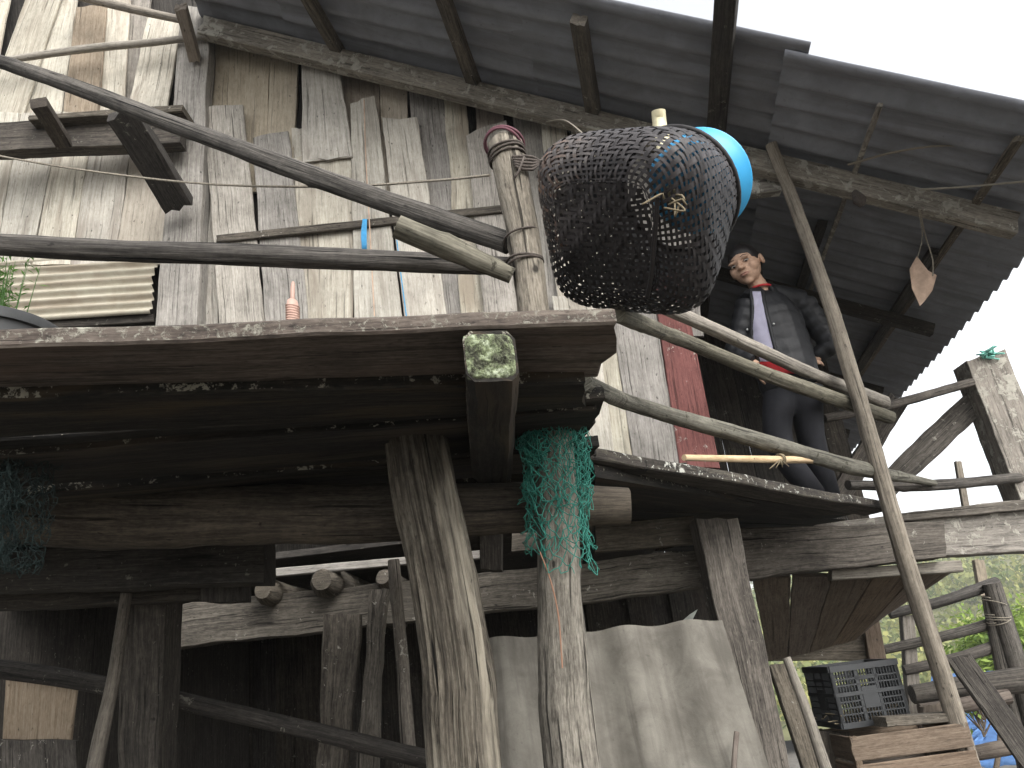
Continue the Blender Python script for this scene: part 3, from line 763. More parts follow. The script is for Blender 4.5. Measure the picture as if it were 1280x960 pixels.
def nf3(u, v):
    q = P(-20 + 78 * u * (1 - .35 * v), 550 + 165 * v, y=2.0); q.y += .05 * fn(u * 6, v * 6, 3) + .03 * math.sin(u * 9); return q
net_bm(bm, nf3, 15, 24, .0013, False, .006, 12); net_bm(bm, lambda u, v: nf3(u, v) + V((.01, .03, .005)), 13, 20, .0013, False, .007, 13)
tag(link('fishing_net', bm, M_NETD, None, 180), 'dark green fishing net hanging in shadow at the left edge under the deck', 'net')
# red wire hanging down the netted post
w_ = [P(675, 690, y=y_b - .07), P(688, 725, y=y_b - .085), P(698, 770, y=y_b - .085), P(703, 835, y=y_b - .088)]
tag(tube('copper_wire', w_, .0022, simple('orange wire', (.25, .13, .08), .5), n=6, step=.02, lump=0), 'thin orange wire hanging down the front of the netted log post', 'wire')

# fibre cement sheet standing behind the posts
c0 = P(606, 800, y=3.05); c1 = P(908, 797, y=3.05)
b_ = (c1 - c0); b_.z *= .3; b_
lb_ = b_.length; corr_sheet('corrugated_sheet', c0 + V((0, 0, 0)), V((0.02, -.3, -.95)).normalized(), b_.normalized(), 1.3, lb_, .235, .021, M_FIBRE, None, na=22, th=.007, skew=.09, seed=5)
tag(bpy.data.objects['corrugated_sheet'], 'stained grey corrugated sheet standing upright behind the two log posts', 'sheet')
tag(tube('leaning_stick', [P(921, 915, y=2.85), P(917, 965, y=2.8), P(912, 1100, y=2.6)], .009, W_CRATE, n=8, lump=.05), 'short reddish stick leaning on the corrugated sheet near its right corner', 'stick')

# ================================================================== WING OF THE DECK (veranda floor)
wdir = (LW1 - LW0).normalized(); wn = V((wdir.y, -wdir.x, 0))
veranda = thing('veranda_floor', 'plank veranda floor running back along the side of the house', 'veranda', (1.2, 4.2, ZF))
def zq(px, py, z): return P(px, py, z=z)
e0, e1 = zq(735, 572, 2.2), P(1112, 638, y=4.58)
f0, f1 = e0 - wn * -.0, e1
eo = slab('edge_board', e0, e0 - wn * .16, e1, e1 - wn * .16, DOWN, .05, W_EDGE, veranda, step=.04, ch=.006, ej=.008, nb=.003)
eo['label'] = 'black edge board flecked with white lichen'
g0 = e0 - wn * .17 + V((0, 0, .004)); g1 = e0.lerp(e1, .86) - wn * .17 + V((0, 0, .004))
slab('floor_board', g0, g0 - wn * .2, g1, g1 - wn * .2, DOWN, .04, W_BLACK, veranda, step=.05, ej=.008)
for k in range(2, 11):
    o_ = e0 - wn * (.17 + .21 * (k - 1)) + V((0, 0, .006)); l_ = (e1 - e0).length
    st = o_ + wdir * (0.0 if k < 3 else .2 * (k - 2)); en = o_ + wdir * (l_ + .2 * k * (0 if k < 3 else 1))
    if k > 3: st = o_ + wdir * .45 * (k - 3)
    slab('floor_board', st, st - wn * .2, en, en - wn * .2, DOWN, .04, W_BLACK, veranda, step=.12, ej=.008)
slab('floor_joist', P(745, 596, z=2.14), P(745, 625, z=2.14), P(1010, 640, z=2.14), P(1000, 652, z=2.14), DOWN, .05, W_BLACK, veranda, ej=.01)
# heavy beams below the corner
slab('corner_beam', P(915, 726, y=4.95), P(915, 660, y=4.95), P(1181, 695, y=4.95), P(1178, 652, y=4.95), FRONT, .2, W_BEAM, veranda, ej=.015, endj=.03, nb=.006)
slab('corner_beam', P(1020, 700, y=5.25), P(1020, 655, y=5.25), P(1330, 688, y=5.25), P(1330, 618, y=5.25), FRONT, .16, W_RAFT, veranda, ej=.008, nb=.004)
slab('lower_board', P(1040, 725, y=5.05), P(1040, 712, y=5.05), P(1205, 714, y=5.05), P(1200, 700, y=5.05), FRONT, .08, W_STICK, veranda)
slab('top_board', P(1120, 652, y=5.2), P(1120, 642, y=5.2), P(1330, 632, y=5.2), P(1330, 619, y=5.2), FRONT, .2, W_BEAM, veranda, ej=.01)
# sloping boards that close the corner from below
fa = [(938, 722), (990, 722), (1040, 721), (1093, 719), (1146, 716), (1196, 713)]
fb = [(962, 826), (985, 822), (1012, 816), (1040, 808), (1070, 800), (1098, 776)]
for k in range(5):
    A0, A1 = P(*fa[k], y=5.15), P(*fa[k + 1], y=5.15); B0, B1 = P(*fb[k], y=6.3), P(*fb[k + 1], y=6.3)
    n_ = (A1 - A0).cross(B0 - A0); n_ = n_ if n_.z < 0 else -n_
    slab('soffit_board', A0.lerp(A1, .02), A1.lerp(A0, .02), B0, B1, n_, .03, W_CRATE, veranda, ej=.01)
slab('corner_beam', P(955, 826, y=6.45), P(955, 800, y=6.45), P(1085, 826, y=6.45), P(1085, 790, y=6.45), FRONT, .12, W_BEAM, veranda)
post('wooden_post', 'squared pale brown post behind the black crate under the corner beam', (1078, 775), (1098, 770), (1096, 870), (1116, 865), 6.4, W_CRATE, th=.1)
post('wooden_post', 'thin upright post in the fence behind the black crate', (1128, 770), (1143, 768), (1134, 850), (1150, 850), 7.0, W_STICK, th=.08)
tag(slab('scrap_board', P(830, 796, y=4.5), P(855, 796, y=4.5), P(862, 768, y=4.5), P(872, 762, y=4.5), FRONT, .006, M_PAPER), 'pale plastic scrap tucked above the corrugated sheet beside the squared post', 'scrap')

# ================================================================== RAILS, POLES, LASHINGS
y_c = 1.83
pc = [P(668, 400, y=y_c), P(655, 300, y=y_c), P(643, 240, y=y_c), P(630, 172, y=y_c)]
pc.insert(0, V((pc[0].x + .005, y_c + .02, ZF - .02)))
log('rail_post', 'stubby pale log post rising from the deck edge with rope tied round its top', 'post', pc, [.045, .043, .043, .046, .05], W_LOG, n=20, ridge=.08, lump=.06, step=.02, knots=4, endround=.02)
r1 = [P(-70, 55, y=2.75), P(60, 97, y=2.55), P(250, 168, y=2.3), P(420, 230, y=2.1), P(560, 278, y=1.95), P(636, 303, y=1.88)]
log('rail_pole', 'long dark round pole slanting down from upper left to the roped post', 'pole', r1, [.03, .032, .033, .033, .032, .03], W_RAIL, 'rail poles tied to the roped post', step=.03)
r2 = [P(-80, 301, y=1.72), P(120, 312, y=1.76), P(330, 320, y=1.8), P(520, 328, y=1.86), P(640, 333, y=1.9)]
log('rail_pole', 'thick level dark pole running left from the roped post across the wall', 'pole', r2, [.028, .03, .03, .029, .026], W_RAIL, 'rail poles tied to the roped post', step=.03)
log('rail_pole', 'short greenish log stub with a cut end meeting the roped post', 'pole', [P(496, 283, y=1.72), P(565, 312, y=1.76), P(640, 345, y=1.8)], [.03, .032, .022], W_RAILB, 'rail poles tied to the roped post', step=.02)
WP = (LW0 + wn * .0, wn)
def WQ(px, py, off=0.): return P(px, py, pl=(LW0 + wn * off, wn))
log('rail_pole', 'upper grey rail pole of the veranda in front of the woman', 'pole', [WQ(780, 362), WQ(900, 415), WQ(1010, 465), WQ(1106, 503)], [.034, .036, .038, .042], W_RAIL if False else W_STICK, 'veranda rail poles', step=.04)
log('rail_pole', 'greenish bamboo rail pole, second from the top of the veranda railing', 'pole', [P(770, 392, y=1.95), WQ(860, 428, .05), WQ(980, 476, .05), WQ(1112, 522, .05)], [.026, .034, .04, .043], W_RAILB, 'veranda rail poles', step=.04)
log('rail_pole', 'lowest grey green rail pole of the veranda with a tapering end', 'pole', [P(728, 478, y=2.1), WQ(800, 508, .05), WQ(930, 545, .05), WQ(1070, 585, .05), WQ(1168, 604, .05)], [.028, .034, .04, .045, .02], W_RAILB, 'veranda rail poles', step=.04)
# tall thin pole leaning on the rafter
d_ = [P(964, 180, y=3.98), P(1020, 330, y=4.12), P(1068, 480, y=4.28), P(1108, 620, y=4.42), P(1160, 790, y=4.6), P(1212, 955, y=4.75)]
dd = d_[-1] + (d_[-1] - d_[-2]) * .8; d_.append(dd)
log('leaning_pole', 'tall slim pole leaning from the ground past the corner up to the rafter', 'pole', d_, [.034, .04, .045, .048, .05, .052, .052], W_STICK, step=.06, knots=5)
# posts and rails of the walkway further right
e_t = P(1236, 446, y=5.4); 
pe = slab('walkway_post', P(1290, 660, y=5.3), P(1345, 660, y=5.3), P(1208, 452, y=5.3), P(1258, 438, y=5.3), FRONT, .2, W_RAFT, ej=.012, endj=.03)
tag(pe, 'big pale notched timber post at the right edge beside the sky', 'post')
bm = bmesh.new()
for k in range(16):
    c = P(1237, 442, y=5.28) + V((random.gauss(0, .018), random.gauss(0, .02), random.gauss(0, .016))); 
    pts = [c + V((random.gauss(0, .025), random.gauss(0, .025), random.gauss(0, .018))) for _ in range(4)]; tube_bm(bm, pts, .006, n=5, step=.02)
tag(link('net_scrap', bm, simple('pale green net', (.2, .5, .42), .6), None, 180), 'small pale green net scrap on top of the notched post', 'net')
tag(bar('brace', P(1100, 616, y=5.6), P(1222, 500, y=5.45), .17, .06, W_BEAM, endj=.02, ej=.012), 'thick dark diagonal brace against the sky beside the notched post', 'brace')
tag(bar('brace', P(1050, 618, y=5.1), P(1122, 500, y=5.1), .13, .06, W_DARK, endj=.03, ej=.01), 'dark slanted board behind the tall leaning pole', 'brace')
log('cross_rail', 'thin upper rail from the veranda corner to the notched post', 'pole', [P(1030, 523, y=4.7), P(1110, 507, y=4.85), P(1214, 478, y=5.3)], [.028, .032, .03], W_RAIL, 'thin cross rails at the corner', step=.05)
log('cross_rail', 'thin lower rail from the veranda corner to the notched post', 'pole', [P(1060, 606, y=4.75), P(1160, 607, y=5.0), P(1275, 597, y=5.3)], [.03, .036, .034], W_RAIL, 'thin cross rails at the corner', step=.05)
tag(bar('stump_post', P(1208, 640, y=6.4), P(1197, 577, y=6.4), .05, .04, W_STICK), 'thin pale stake standing behind the lower cross rail', 'stake')

# lashings and ropes at the roped post
bm = bmesh.new(); ax = pc[4] - pc[3]
wraps(bm, P(634, 196, y=y_c), ax, .05, 3, .012, .0035, 1)
tag(link('vine_lashing', bm, M_DROPE, None, 180), 'dark vine lashing wound thickly round the top of the roped post', 'lashing')
bm = bmesh.new(); wraps(bm, P(651, 297, y=y_c), ax, .046, 1.3, .03, .003, 3)
tag(link('vine_lashing', bm, M_DROPE, None, 180), 'thin single vine loop halfway down the roped post', 'lashing')
bm = bmesh.new(); wraps(bm, P(656, 330, y=y_c), ax, .047, 2, .01, .0035, 4)
tag(link('vine_lashing', bm, M_DROPE, None, 180), 'double vine lashing near the foot of the roped post', 'lashing')
bm = bmesh.new()
wraps(bm, P(630, 181, y=y_c), V((.3, .4, 1)), .052, 2, .012, .0042, 8)
tag(link('cloth_tie', bm, M_PURP, None, 180), 'purple cloth strip tied round the top of the roped post', 'tie')
bm = bmesh.new()
for k in range(5):
    tube_bm(bm, [P(640 + k, 196 + 3 * k, y=y_c - .055), P(665, 196 + 4 * k, y=y_c - .03), P(690, 204 - 5 * k + 6, y=1.9), P(712, 196 + 4 * k, y=1.95)], .0045, n=6, step=.02)
for k in range(4):
    tube_bm(bm, [P(688, 198 + k, y=1.9), P(676 + 3 * k, 212, y=1.88), P(672 + 4 * k, 222 + 3 * k, y=1.88)], .004, n=6, step=.02)
tube_bm(bm, [P(655, 196, y=y_c - .05), P(648, 215, y=y_c - .06), P(642, 224, y=y_c - .06)], .0035, n=6, step=.02)
tag(link('rope_knot', bm, M_DROPE, None, 180), 'knotted dark rope holding the basket to the roped post', 'rope')
rp = [P(-40, 188, y=2.6), P(100, 212, y=2.5), P(260, 230, y=2.35), P(420, 233, y=2.2), P(540, 226, y=2.0), P(612, 219, y=1.83)]
tag(tube('clothes_line', rp, .0045, M_ROPE, n=6, step=.03, lump=.1), 'thin pale rope sagging across the plank wall to the roped post', 'rope')
bm = bmesh.new()
tag(tube('thin_cord', [P(455, 125, y=YW - .06), P(457, 190, y=YW - .05), P(461, 265, y=YW - .07), P(468, 395, y=YW - .05)], .004, M_CARD, n=5, step=.05, lump=0), 'thin brown cord hanging down the wall beside the blue twine', 'cord')
bm = bmesh.new()
for k in range(5): tube_bm(bm, [P(454 + k, 274, y=YW - .08), P(452 + k * 1.4, 292, y=YW - .09), P(453 + 1.2 * k, 312, y=YW - .08)], .004, n=5, step=.03)
tag(link('blue_twine', bm, M_BLUE, None, 180), 'short hank of blue twine hanging on the plank wall', 'twine')
tag(tube('blue_string', [P(496, 300, y=YW - .05), P(502, 350, y=YW - .045), P(508, 395, y=YW - .05)], .0035, M_BLUE, n=5, step=.05), 'thin blue string hanging against the wall below the short log stub', 'string')
tag(tube('wire', [P(682, 152, y=YW - .1), P(705, 150, y=3.6), P(730, 168, y=2.6), P(745, 182, y=2.2)], .004, M_ROPE, n=5, step=.05), 'thin pale wire from the wall down to the basket', 'wire')

# ================================================================== WALL SHELF AT UPPER LEFT
sh = thing('wall_shelf', 'dark timber shelf with block brackets fixed to the upper left of the wall', 'shelf', P(100, 160, y=3.9))
slab('shelf_beam', P(-60, 190, y=3.85), P(-60, 156, y=3.85), P(225, 178, y=3.95), P(225, 140, y=3.95), FRONT, .1, W_DARK, sh, ej=.01)
slab('shelf_board', P(35, 150, y=3.8), P(35, 144, y=3.8), P(228, 138, y=3.9), P(228, 130, y=3.9), FRONT, .2, W_BEAM, sh)
bar('bracket', P(152, 140, y=3.45), P(226, 258, y=4.02), .17, .11, W_DARK, sh, wd=V((1, 0, .2)), ej=.01, endj=.02)
bar('bracket', P(48, 128, y=3.5), P(80, 180, y=3.85), .09, .07, W_DARK, sh, wd=V((1, 0, .2)), ej=.008)
tp = thing('wall_poles', 'thin weathered poles and a squared peg fixed across the top left planks', 'poles', P(200, 60, y=4.0))
tube('wall_pole', [P(70, -12, y=4.02), P(150, 8, y=4.02), P(232, 26, y=4.02)], [.028, .03, .026], W_STICK, tp, n=12)
tube('wall_pole', [P(-10, 78, y=4.08), P(100, 62, y=4.08), P(190, 53, y=4.08), P(288, 42, y=4.08)], [.022, .028, .026, .02], W_STICK, tp, n=12)
bar('peg', P(226, 8, y=3.75), P(244, 74, y=4.1), .07, .08, W_BROWN, tp, wd=V((1, 0, 0)), endj=.012)

# ================================================================== THINGS ON THE DECK
# tub rim at the left
tc = P(22, 418, y=2.0); tc = V((-1.18, 1.95, ZF + .06))
def lathe_bm(bm, c, prof, ax=V((0, 0, 1)), n=48, squash=1.0):
    ax = ax.normalized(); A = ax.orthogonal().normalized(); Bv = ax.cross(A)
    rings = [[bm.verts.new(c + (A * math.cos(2 * PI * k / n) + Bv * math.sin(2 * PI * k / n) * squash) * r + ax * h) for k in range(n)] for r, h in prof]
    for i in range(len(rings) - 1):
        for k in range(n): bm.faces.new((rings[i][k], rings[i][(k + 1) % n], rings[i + 1][(k + 1) % n], rings[i + 1][k]))
    for r in (rings[0], rings[-1]): bm.faces.new(r)
bm = bmesh.new()
tcc = P(5, 392, y=1.98); R_ = .2
bmc = V((tcc.x - .05, 1.98, ZF))
hz = P(20, 412, y=1.98).z - ZF
lathe_bm(bm, bmc, [(R_ * .8, .005), (R_ * .97, hz - .03), (R_ * 1.03, hz - .03), (R_ * 1.05, hz - .01), (R_ * 1.03, hz), (R_ * .98, hz), (R_ * .97, hz - .02), (R_ * .79, .02)])
tag(link('plastic_tub', bm, M_TUB, None, 40), 'dark grey round plastic tub standing on the deck at the left edge', 'tub')
bm = bmesh.new(); tl = bm.faces.layers.float.new('tone')
c = P(11, 350, y=2.45); base = V((c.x - .04, 2.45, ZF)); rn = random.Random(5)
plant = thing('potted_plant', 'small feathery green plant behind the tub at the left edge', 'plant', base)
b2 = bmesh.new()
for k in range(64):
    top = c + V((rn.gauss(-.05, .06), rn.gauss(0, .06), rn.gauss(.02, .06))); tube_bm(b2, [base + V((rn.gauss(0, .02), rn.gauss(0, .02), .2)), base.lerp(top, .6), top], [.004, .003, .001], n=4, step=.04)
    for s in range(16):
        q = base.lerp(top, .45 + .6 * s / 16) + V((rn.gauss(0, .012), rn.gauss(0, .012), rn.gauss(0, .01)))
        leaf_quad(bm, tl, q, V((rn.gauss(0, 1), rn.gauss(0, 1), rn.gauss(.6, .6))).normalized(), V((rn.gauss(0, .5), rn.gauss(0, .5), 1)).normalized(), .035, .008, .4 + rn.gauss(0, .25))
link('foliage', bm, M_LEAF2, plant, 0); link('stems', b2, M_LEAF2, plant, 60)
bm = bmesh.new(); lathe_bm(bm, base, [(.07, 0), (.1, .2), (.11, .2), (.11, .22), (.09, .22), (.08, .18)], n=28); link('pot', bm, M_TUB, plant, 40)
# brush
br = thing('scrub_brush', 'small pink ribbed scrubbing brush standing on the deck edge', 'brush', P(366, 398, y=1.9))
bp = P(366, 398, y=1.75); mpx = px2m(bp)
bm = bmesh.new()
hh = 24 * mpx
lathe_bm(bm, V((bp.x, 1.75, bp.z - .015)), [(.003, 0)] + [(.0165 + (.0035 if i % 2 else 0), .004 + i * (hh / 14)) for i in range(15)] + [(.014, hh + .016), (.007, hh + .022)], n=24, squash=.55)
link('brush_head', bm, M_BRUSH, br, 40)
tube('handle', [V((bp.x, 1.75, bp.z + hh)), V((bp.x, 1.752, bp.z + hh + .03)), V((bp.x + .001, 1.755, bp.z + hh + .058))], [.006, .0065, .005], M_BRUSH, br, n=10, step=.006, lump=.02, endround=.008)
# bamboo stick lying on veranda edge with string round it
bs_ = thing('bamboo_stick', 'tan bamboo stick tied with string lying on the veranda edge', 'stick', WQ(950, 576, .04))
tube('stick', [WQ(855, 572, .05), WQ(940, 574, .06), WQ(1030, 575, .05)], [.014, .018, .02], W_BAMB, bs_, n=12, lump=.04, step=.04)
bm = bmesh.new(); wraps(bm, WQ(976, 574, .06), WQ(1030, 574, .06) - WQ(940, 573, .06), .021, 3, .008, .004, 5)
for k in range(4): tube_bm(bm, [WQ(976, 574, .085), WQ(980 - 3 * k, 578, .1), WQ(986 - 8 * k, 583 + k, .09)], .003, n=5, step=.02)
link('string_tie', bm, M_DEBRIS, bs_, 180)
# cardboard scrap hanging under the eaves
cs = thing('hanging_scrap', 'brown cardboard scrap hanging on a string under the eaves', 'cardboard', P(1153, 352, y=4.3))
bm = bmesh.new(); pts = [(1137, 336), (1146, 320), (1160, 338), (1171, 344), (1166, 362), (1156, 376), (1150, 382), (1140, 360)]
fr = [bm.verts.new(P(*p, y=4.3 + .03 * (i % 2))) for i, p in enumerate(pts)]; bk = [bm.verts.new(v.co + V((.004, .012, 0))) for v in fr]
bm.faces.new(fr); bm.faces.new(bk)
for i in range(8): bm.faces.new((fr[i], fr[(i + 1) % 8], bk[(i + 1) % 8], bk[i]))
link('card', bm, M_CARD, cs, 30)
tube('string', [P(1150, 262, y=YW - .18), P(1156, 292, y=4.2), P(1166, 325, y=4.28), P(1166, 345, y=4.31)], .004, M_ROPE, cs, n=5, step=.04)
tube('string', [P(1148, 262, y=YW - .18), P(1153, 295, y=4.2), P(1147, 322, y=4.29)], .003, M_ROPE, cs, n=5, step=.04)
tag(tube('twig', [P(1060, 206, y=3.95), P(1110, 192, y=3.8), P(1165, 183, y=3.7), P(1225, 182, y=3.65)], [.008, .007, .006, .004], W_STICK, n=6, step=.05), 'thin curved twig stuck under the roof above the rafter', 'twig')
tag(tube('twig', [P(1148, 237, y=3.95), P(1200, 234, y=3.85), P(1290, 226, y=3.7)], [.007, .006, .006], W_STICK, n=6, step=.05), 'thin wire like twig under the roof at the right edge', 'twig')
tag(tube('wasp_nest', [P(1068, 240, y=YW - .17), P(1074, 250, y=YW - .18), P(1078, 258, y=YW - .17)], [.02, .045, .02], M_DROPE, n=10, step=.02, lump=.4), 'dark lump of debris clinging to the rafter under the roof', 'debris')
# bamboo pole whose end shows above the basket
bamb = (lambda Mc, A: log('bamboo_stick', 'cream bamboo stick whose cut end shows just above the basket', 'stick', [Mc - A * .16, P(826, 165, d=2.56), P(823, 139, d=2.6)], [.024, .024, .024], simple('cream bamboo', (.55, .5, .33), .6, 30, .3), step=.03, lump=.03))

# ================================================================== BASKET
def make_basket():
    Bc = P(755, 297, d=2.0)
    A = (RT * .61 + UP * .45 + F * .65).normalized()
    e1 = (RT * .80 + UP * .45); e1 = (e1 - A * e1.dot(A)).normalized(); e2 = A.cross(e1)
    Lb = .41; BROT = .42
    tn = .62
    ca, sa = math.cos(BROT), math.sin(BROT); e1, e2 = e1 * ca + e2 * sa, e2 * ca - e1 * sa
    bt = thing('woven_basket', 'large dark woven bamboo basket tied to the roped post', 'basket', Bc)
    def half(t):   # radius along the axis
        q = 1 - min(1, t / .3); return .14 + .105 * math.sqrt(max(0, 1 - q ** 2.2)) - .062 * max(0, (t - .3) / .7) ** 1.15
    def S(u, t):
        an = u * 2 * PI; k = 2 + 3.2 * max(0, 1 - t / .9)
        c, s = math.cos(an), math.sin(an)
        r = half(t) / ((abs(c) ** k + abs(s) ** k) ** (1 / k))
        dip = .06 * max(0, 1 - t / .5)
        return Bc + A * (Lb * t) + e1 * (r * c) + e2 * (r * s)
    def Nn(u, t):
        e = .004; d1 = S(u + e, t) - S(u - e, t); d2 = S(u, min(1, t + e)) - S(u, max(0, t - e)); return d1.cross(d2).normalized() * 1
    NU, NV = 74, 31; off = .0026
    bm = bmesh.new(); tl = bm.faces.layers.float.new('tone'); uvl = bm.loops.layers.uv.verify(); rn = random.Random(2)
    def over(i, j):
        band = (i // 12) % 2
        return ((i + (j if band else -j)) % 4) < 2
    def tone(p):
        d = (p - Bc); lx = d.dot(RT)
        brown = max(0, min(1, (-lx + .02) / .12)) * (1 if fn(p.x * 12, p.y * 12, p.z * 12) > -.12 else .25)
        low_dark = max(0, min(1, ((p - Bc - A * .12).dot((RT * .35 - UP * .8)) + .03 + .05 * fn(p.x * 9, p.y * 9, p.z * 9)) / .09))  # strips get darker toward the lower right side
        return brown * (1 - low_dark) - low_dark * 1.1
    ct = [rn.random() for _ in range(200)]
    grid = {}
    for i in range(NU):
        for j in range(NV):
            u = (i + .5) / NU; w_ = j / (NV - 1); t = .3 * (1 - math.cos(w_ / .45 * PI / 2)) if w_ < .45 else .3 + .7 * (w_ - .45) / .55; t = max(.0005, min(1, t)); grid[i, j] = (S(u, t), -Nn(u, t))
    ctr = Bc + A * Lb * .5
    sgn = 1 if (grid[0, 24][0] - (Bc + A * (Lb * .5))).dot(grid[0, 24][1]) > 0 else -1
    def strip(pts, wdirs, ws, base, flip):
        n = len(pts); prev = None
        for q in range(n):
            p, w, hw = pts[q], wdirs[q], ws[q]
            cur = (bm.verts.new(p - w * hw), bm.verts.new(p + w * hw))
            if prev:
                f = bm.faces.new((prev[0], prev[1], cur[1], cur[0]))
                b = tone(p)
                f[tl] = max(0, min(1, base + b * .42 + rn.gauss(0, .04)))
                for l, uvv in zip(f.loops, ((q - 1, 0), (q - 1, 1), (q, 1), (q, 0))): l[uvl].uv = (uvv[0] * .02 + base * 9, uvv[1] * .01 + base * 7)
            prev = cur
    for i in range(NU):     # strips running to the mouth
        pts, wd, ws = [], [], []
        for j in range(NV):
            p, n = grid[i, j]; p2 = grid[(i + 1) % NU, j][0]; p0 = grid[(i - 1) % NU, j][0]
            pts.append(p + n * sgn * off * (1 if over(i, j) else -1)); w = (p2 - p0); wd.append(w.normalized())
            ws.append(w.length * .25 * (.43 + .4 * min(1, j / NV * 1.5)))
        strip(pts, wd, ws, .1 + .42 * ct[i], 0)
    for j in range(NV):     # strips running round
        pts, wd, ws = [], [], []
        for i in range(NU + 1):
            p, n = grid[i % NU, j]; a_ = grid[i % NU, max(0, j - 1)][0]; b_ = grid[i % NU, min(NV - 1, j + 1)][0]
            pts.append(p + n * sgn * off * (-1 if over(i % NU, j) else 1)); w = (b_ - a_); wd.append(w.normalized())
            hw = w.length * (.25 if 0 < j < NV - 1 else .5)
            ws.append(hw * (.43 + .4 * min(1, j / NV * 1.5)))
        strip(pts, wd, ws, .1 + .42 * ct[120 + j], 1)
    link('basket_wall', bm, M_WEAVE, bt, 180)
    # woven square base, bulging slightly outward
    bm = bmesh.new(); tl = bm.faces.layers.float.new('tone'); uvl = bm.loops.layers.uv.verify()
    n = 17; h = half(0) * 1.03
    def Q(a, b):
        x, y = (a * 2 - 1), (b * 2 - 1); k_ = 4.6; nn_ = (abs(x) ** k_ + abs(y) ** k_) ** (1 / k_) or 1; f_ = max(abs(x), abs(y)) / nn_; x, y = x * f_, y * f_; return Bc + e1 * h * x + e2 * h * y - A * (.006 * (1 - x * x) * (1 - y * y) - .002)
    for i in range(n):
        for dirn in (0, 1):
            pts, wd, ws = [], [], []
            for j in range(n + 1):
                a, b = (i + .5) / n, j / n
                p = Q(a, b) if dirn == 0 else Q(b, a)
                s_ = 1 if ((i + j) % 4 < 2) == (dirn == 0) else -1
                pts.append(p - A * .003 * s_); wd.append(e1 if dirn == 0 else e2); ws.append(h / n * (.5 + .16 * rn.random()))
            strip(pts, wd, ws, .04 + .16 * rn.random(), 0)
    link('basket_base', bm, M_WEAVE, bt, 180)
    # rim and ribs
    bm = bmesh.new()
    for dr in (-.004, .006): tube_bm(bm, [Bc + A * (Lb * 1.0) + (S(k / 40, 1.0) - (Bc + A * Lb)) * (1 + dr / .25) for k in range(41)], .008, n=7, step=.03, caps=False)
    link('rim', bm, M_WEAVE, bt, 180)
    for k in range(0):
        ax_, bx = (e1, e2) if k == 0 else (e2, e1)
        pts = [Bc + A * .1 + ax_ * (half(.24) + .006), Bc + A * .01 + ax_ * h * .98, Bc - A * .026 + ax_ * 0, Bc + A * .01 - ax_ * h * .98, Bc + A * .1 - ax_ * (half(.24) + .006)]
        tube('rib', pts, .007, M_WEAVE, bt, n=8, step=.02)
    cs_ = [Bc + e1 * h * a + e2 * h * b for a, b in ((1, 1), (1, -1), (-1, -1), (-1, 1))]
    def pj(p): d = p - EYE; z = d.dot(F); return d.dot(RT) / z, d.dot(UP) / z
    ki = max(range(4), key=lambda i: sum(pj(cs_[i])) * 1.0)
    nb_ = [cs_[(ki + 1) % 4], cs_[(ki - 1) % 4]]; nb_.sort(key=lambda p: pj(p)[1])
    from mathutils.bvhtree import BVHTree
    vv, ff = [], []
    for o_ in bt.children:
        n0 = len(vv); vv += [v.co.copy() for v in o_.data.vertices]; ff += [[i_ + n0 for i_ in p.vertices] for p in o_.data.polygons]
    bv = BVHTree.FromPolygons(vv, ff)
    def onb(px, py, off=.006):
        r = (F + RT * ((px - 640) / FPX) - UP * ((py - 480) / FPX)).normalized(); b_h = None
        for dx in (0, 2, -2, 4, -4):
            r2 = (r + RT * dx / FPX).normalized(); hit = bv.ray_cast(EYE, r2)
            if hit[0] and (b_h is None or hit[3] < b_h): b_h = hit[3]
        return EYE + r * ((b_h or 2.3) - off)
    tube('rib', [onb(x_, y_) for x_, y_ in ((822, 246), (820, 275), (817, 310), (814, 345), (809, 372))], .0065, M_WEAVE, bt, n=8, step=.02)
    # carrying cord at the base corner
    bm = bmesh.new(); cn = Bc + e1 * h + e2 * h
    c_ = onb(838, 250)
    for k in range(5):
        q = c_ + V((random.gauss(0, .016), random.gauss(0, .008), random.gauss(0, .016)))
        tube_bm(bm, [q, q + V((random.gauss(.01, .02), random.gauss(-.01, .01), random.gauss(-.01, .02))), q + V((random.gauss(.015, .025), random.gauss(-.015, .01), random.gauss(-.02, .02)))], .0025, n=5, step=.01)
    link('loose_fibre', bm, M_DEBRIS, bt, 180)
    # blue basin lying in the mouth of the basket
    Mc = Bc + A * (Lb * 1.0) + RT * .062 + UP * .03
    ax = (A * 1.0 + F * .35).normalized(); bm = bmesh.new(); r = .145
    lathe_bm(bm, Mc, [(r * .62, -.13), (r * .68, -.125), (r * .97, -.01), (r * 1.05, -.004), (r * 1.07, 0), (r * 1.05, .006), (r * .96, .003), (r * .66, -.115), (r * .6, -.12)], ax, n=56)
    tag(link('plastic_basin', bm, M_BASIN, None, 50), 'bright blue plastic basin inside the woven basket', 'basin')
    bamb(Mc, A)
    print('basket depth', (Bc - EYE).length, Bc, Mc)
make_basket()

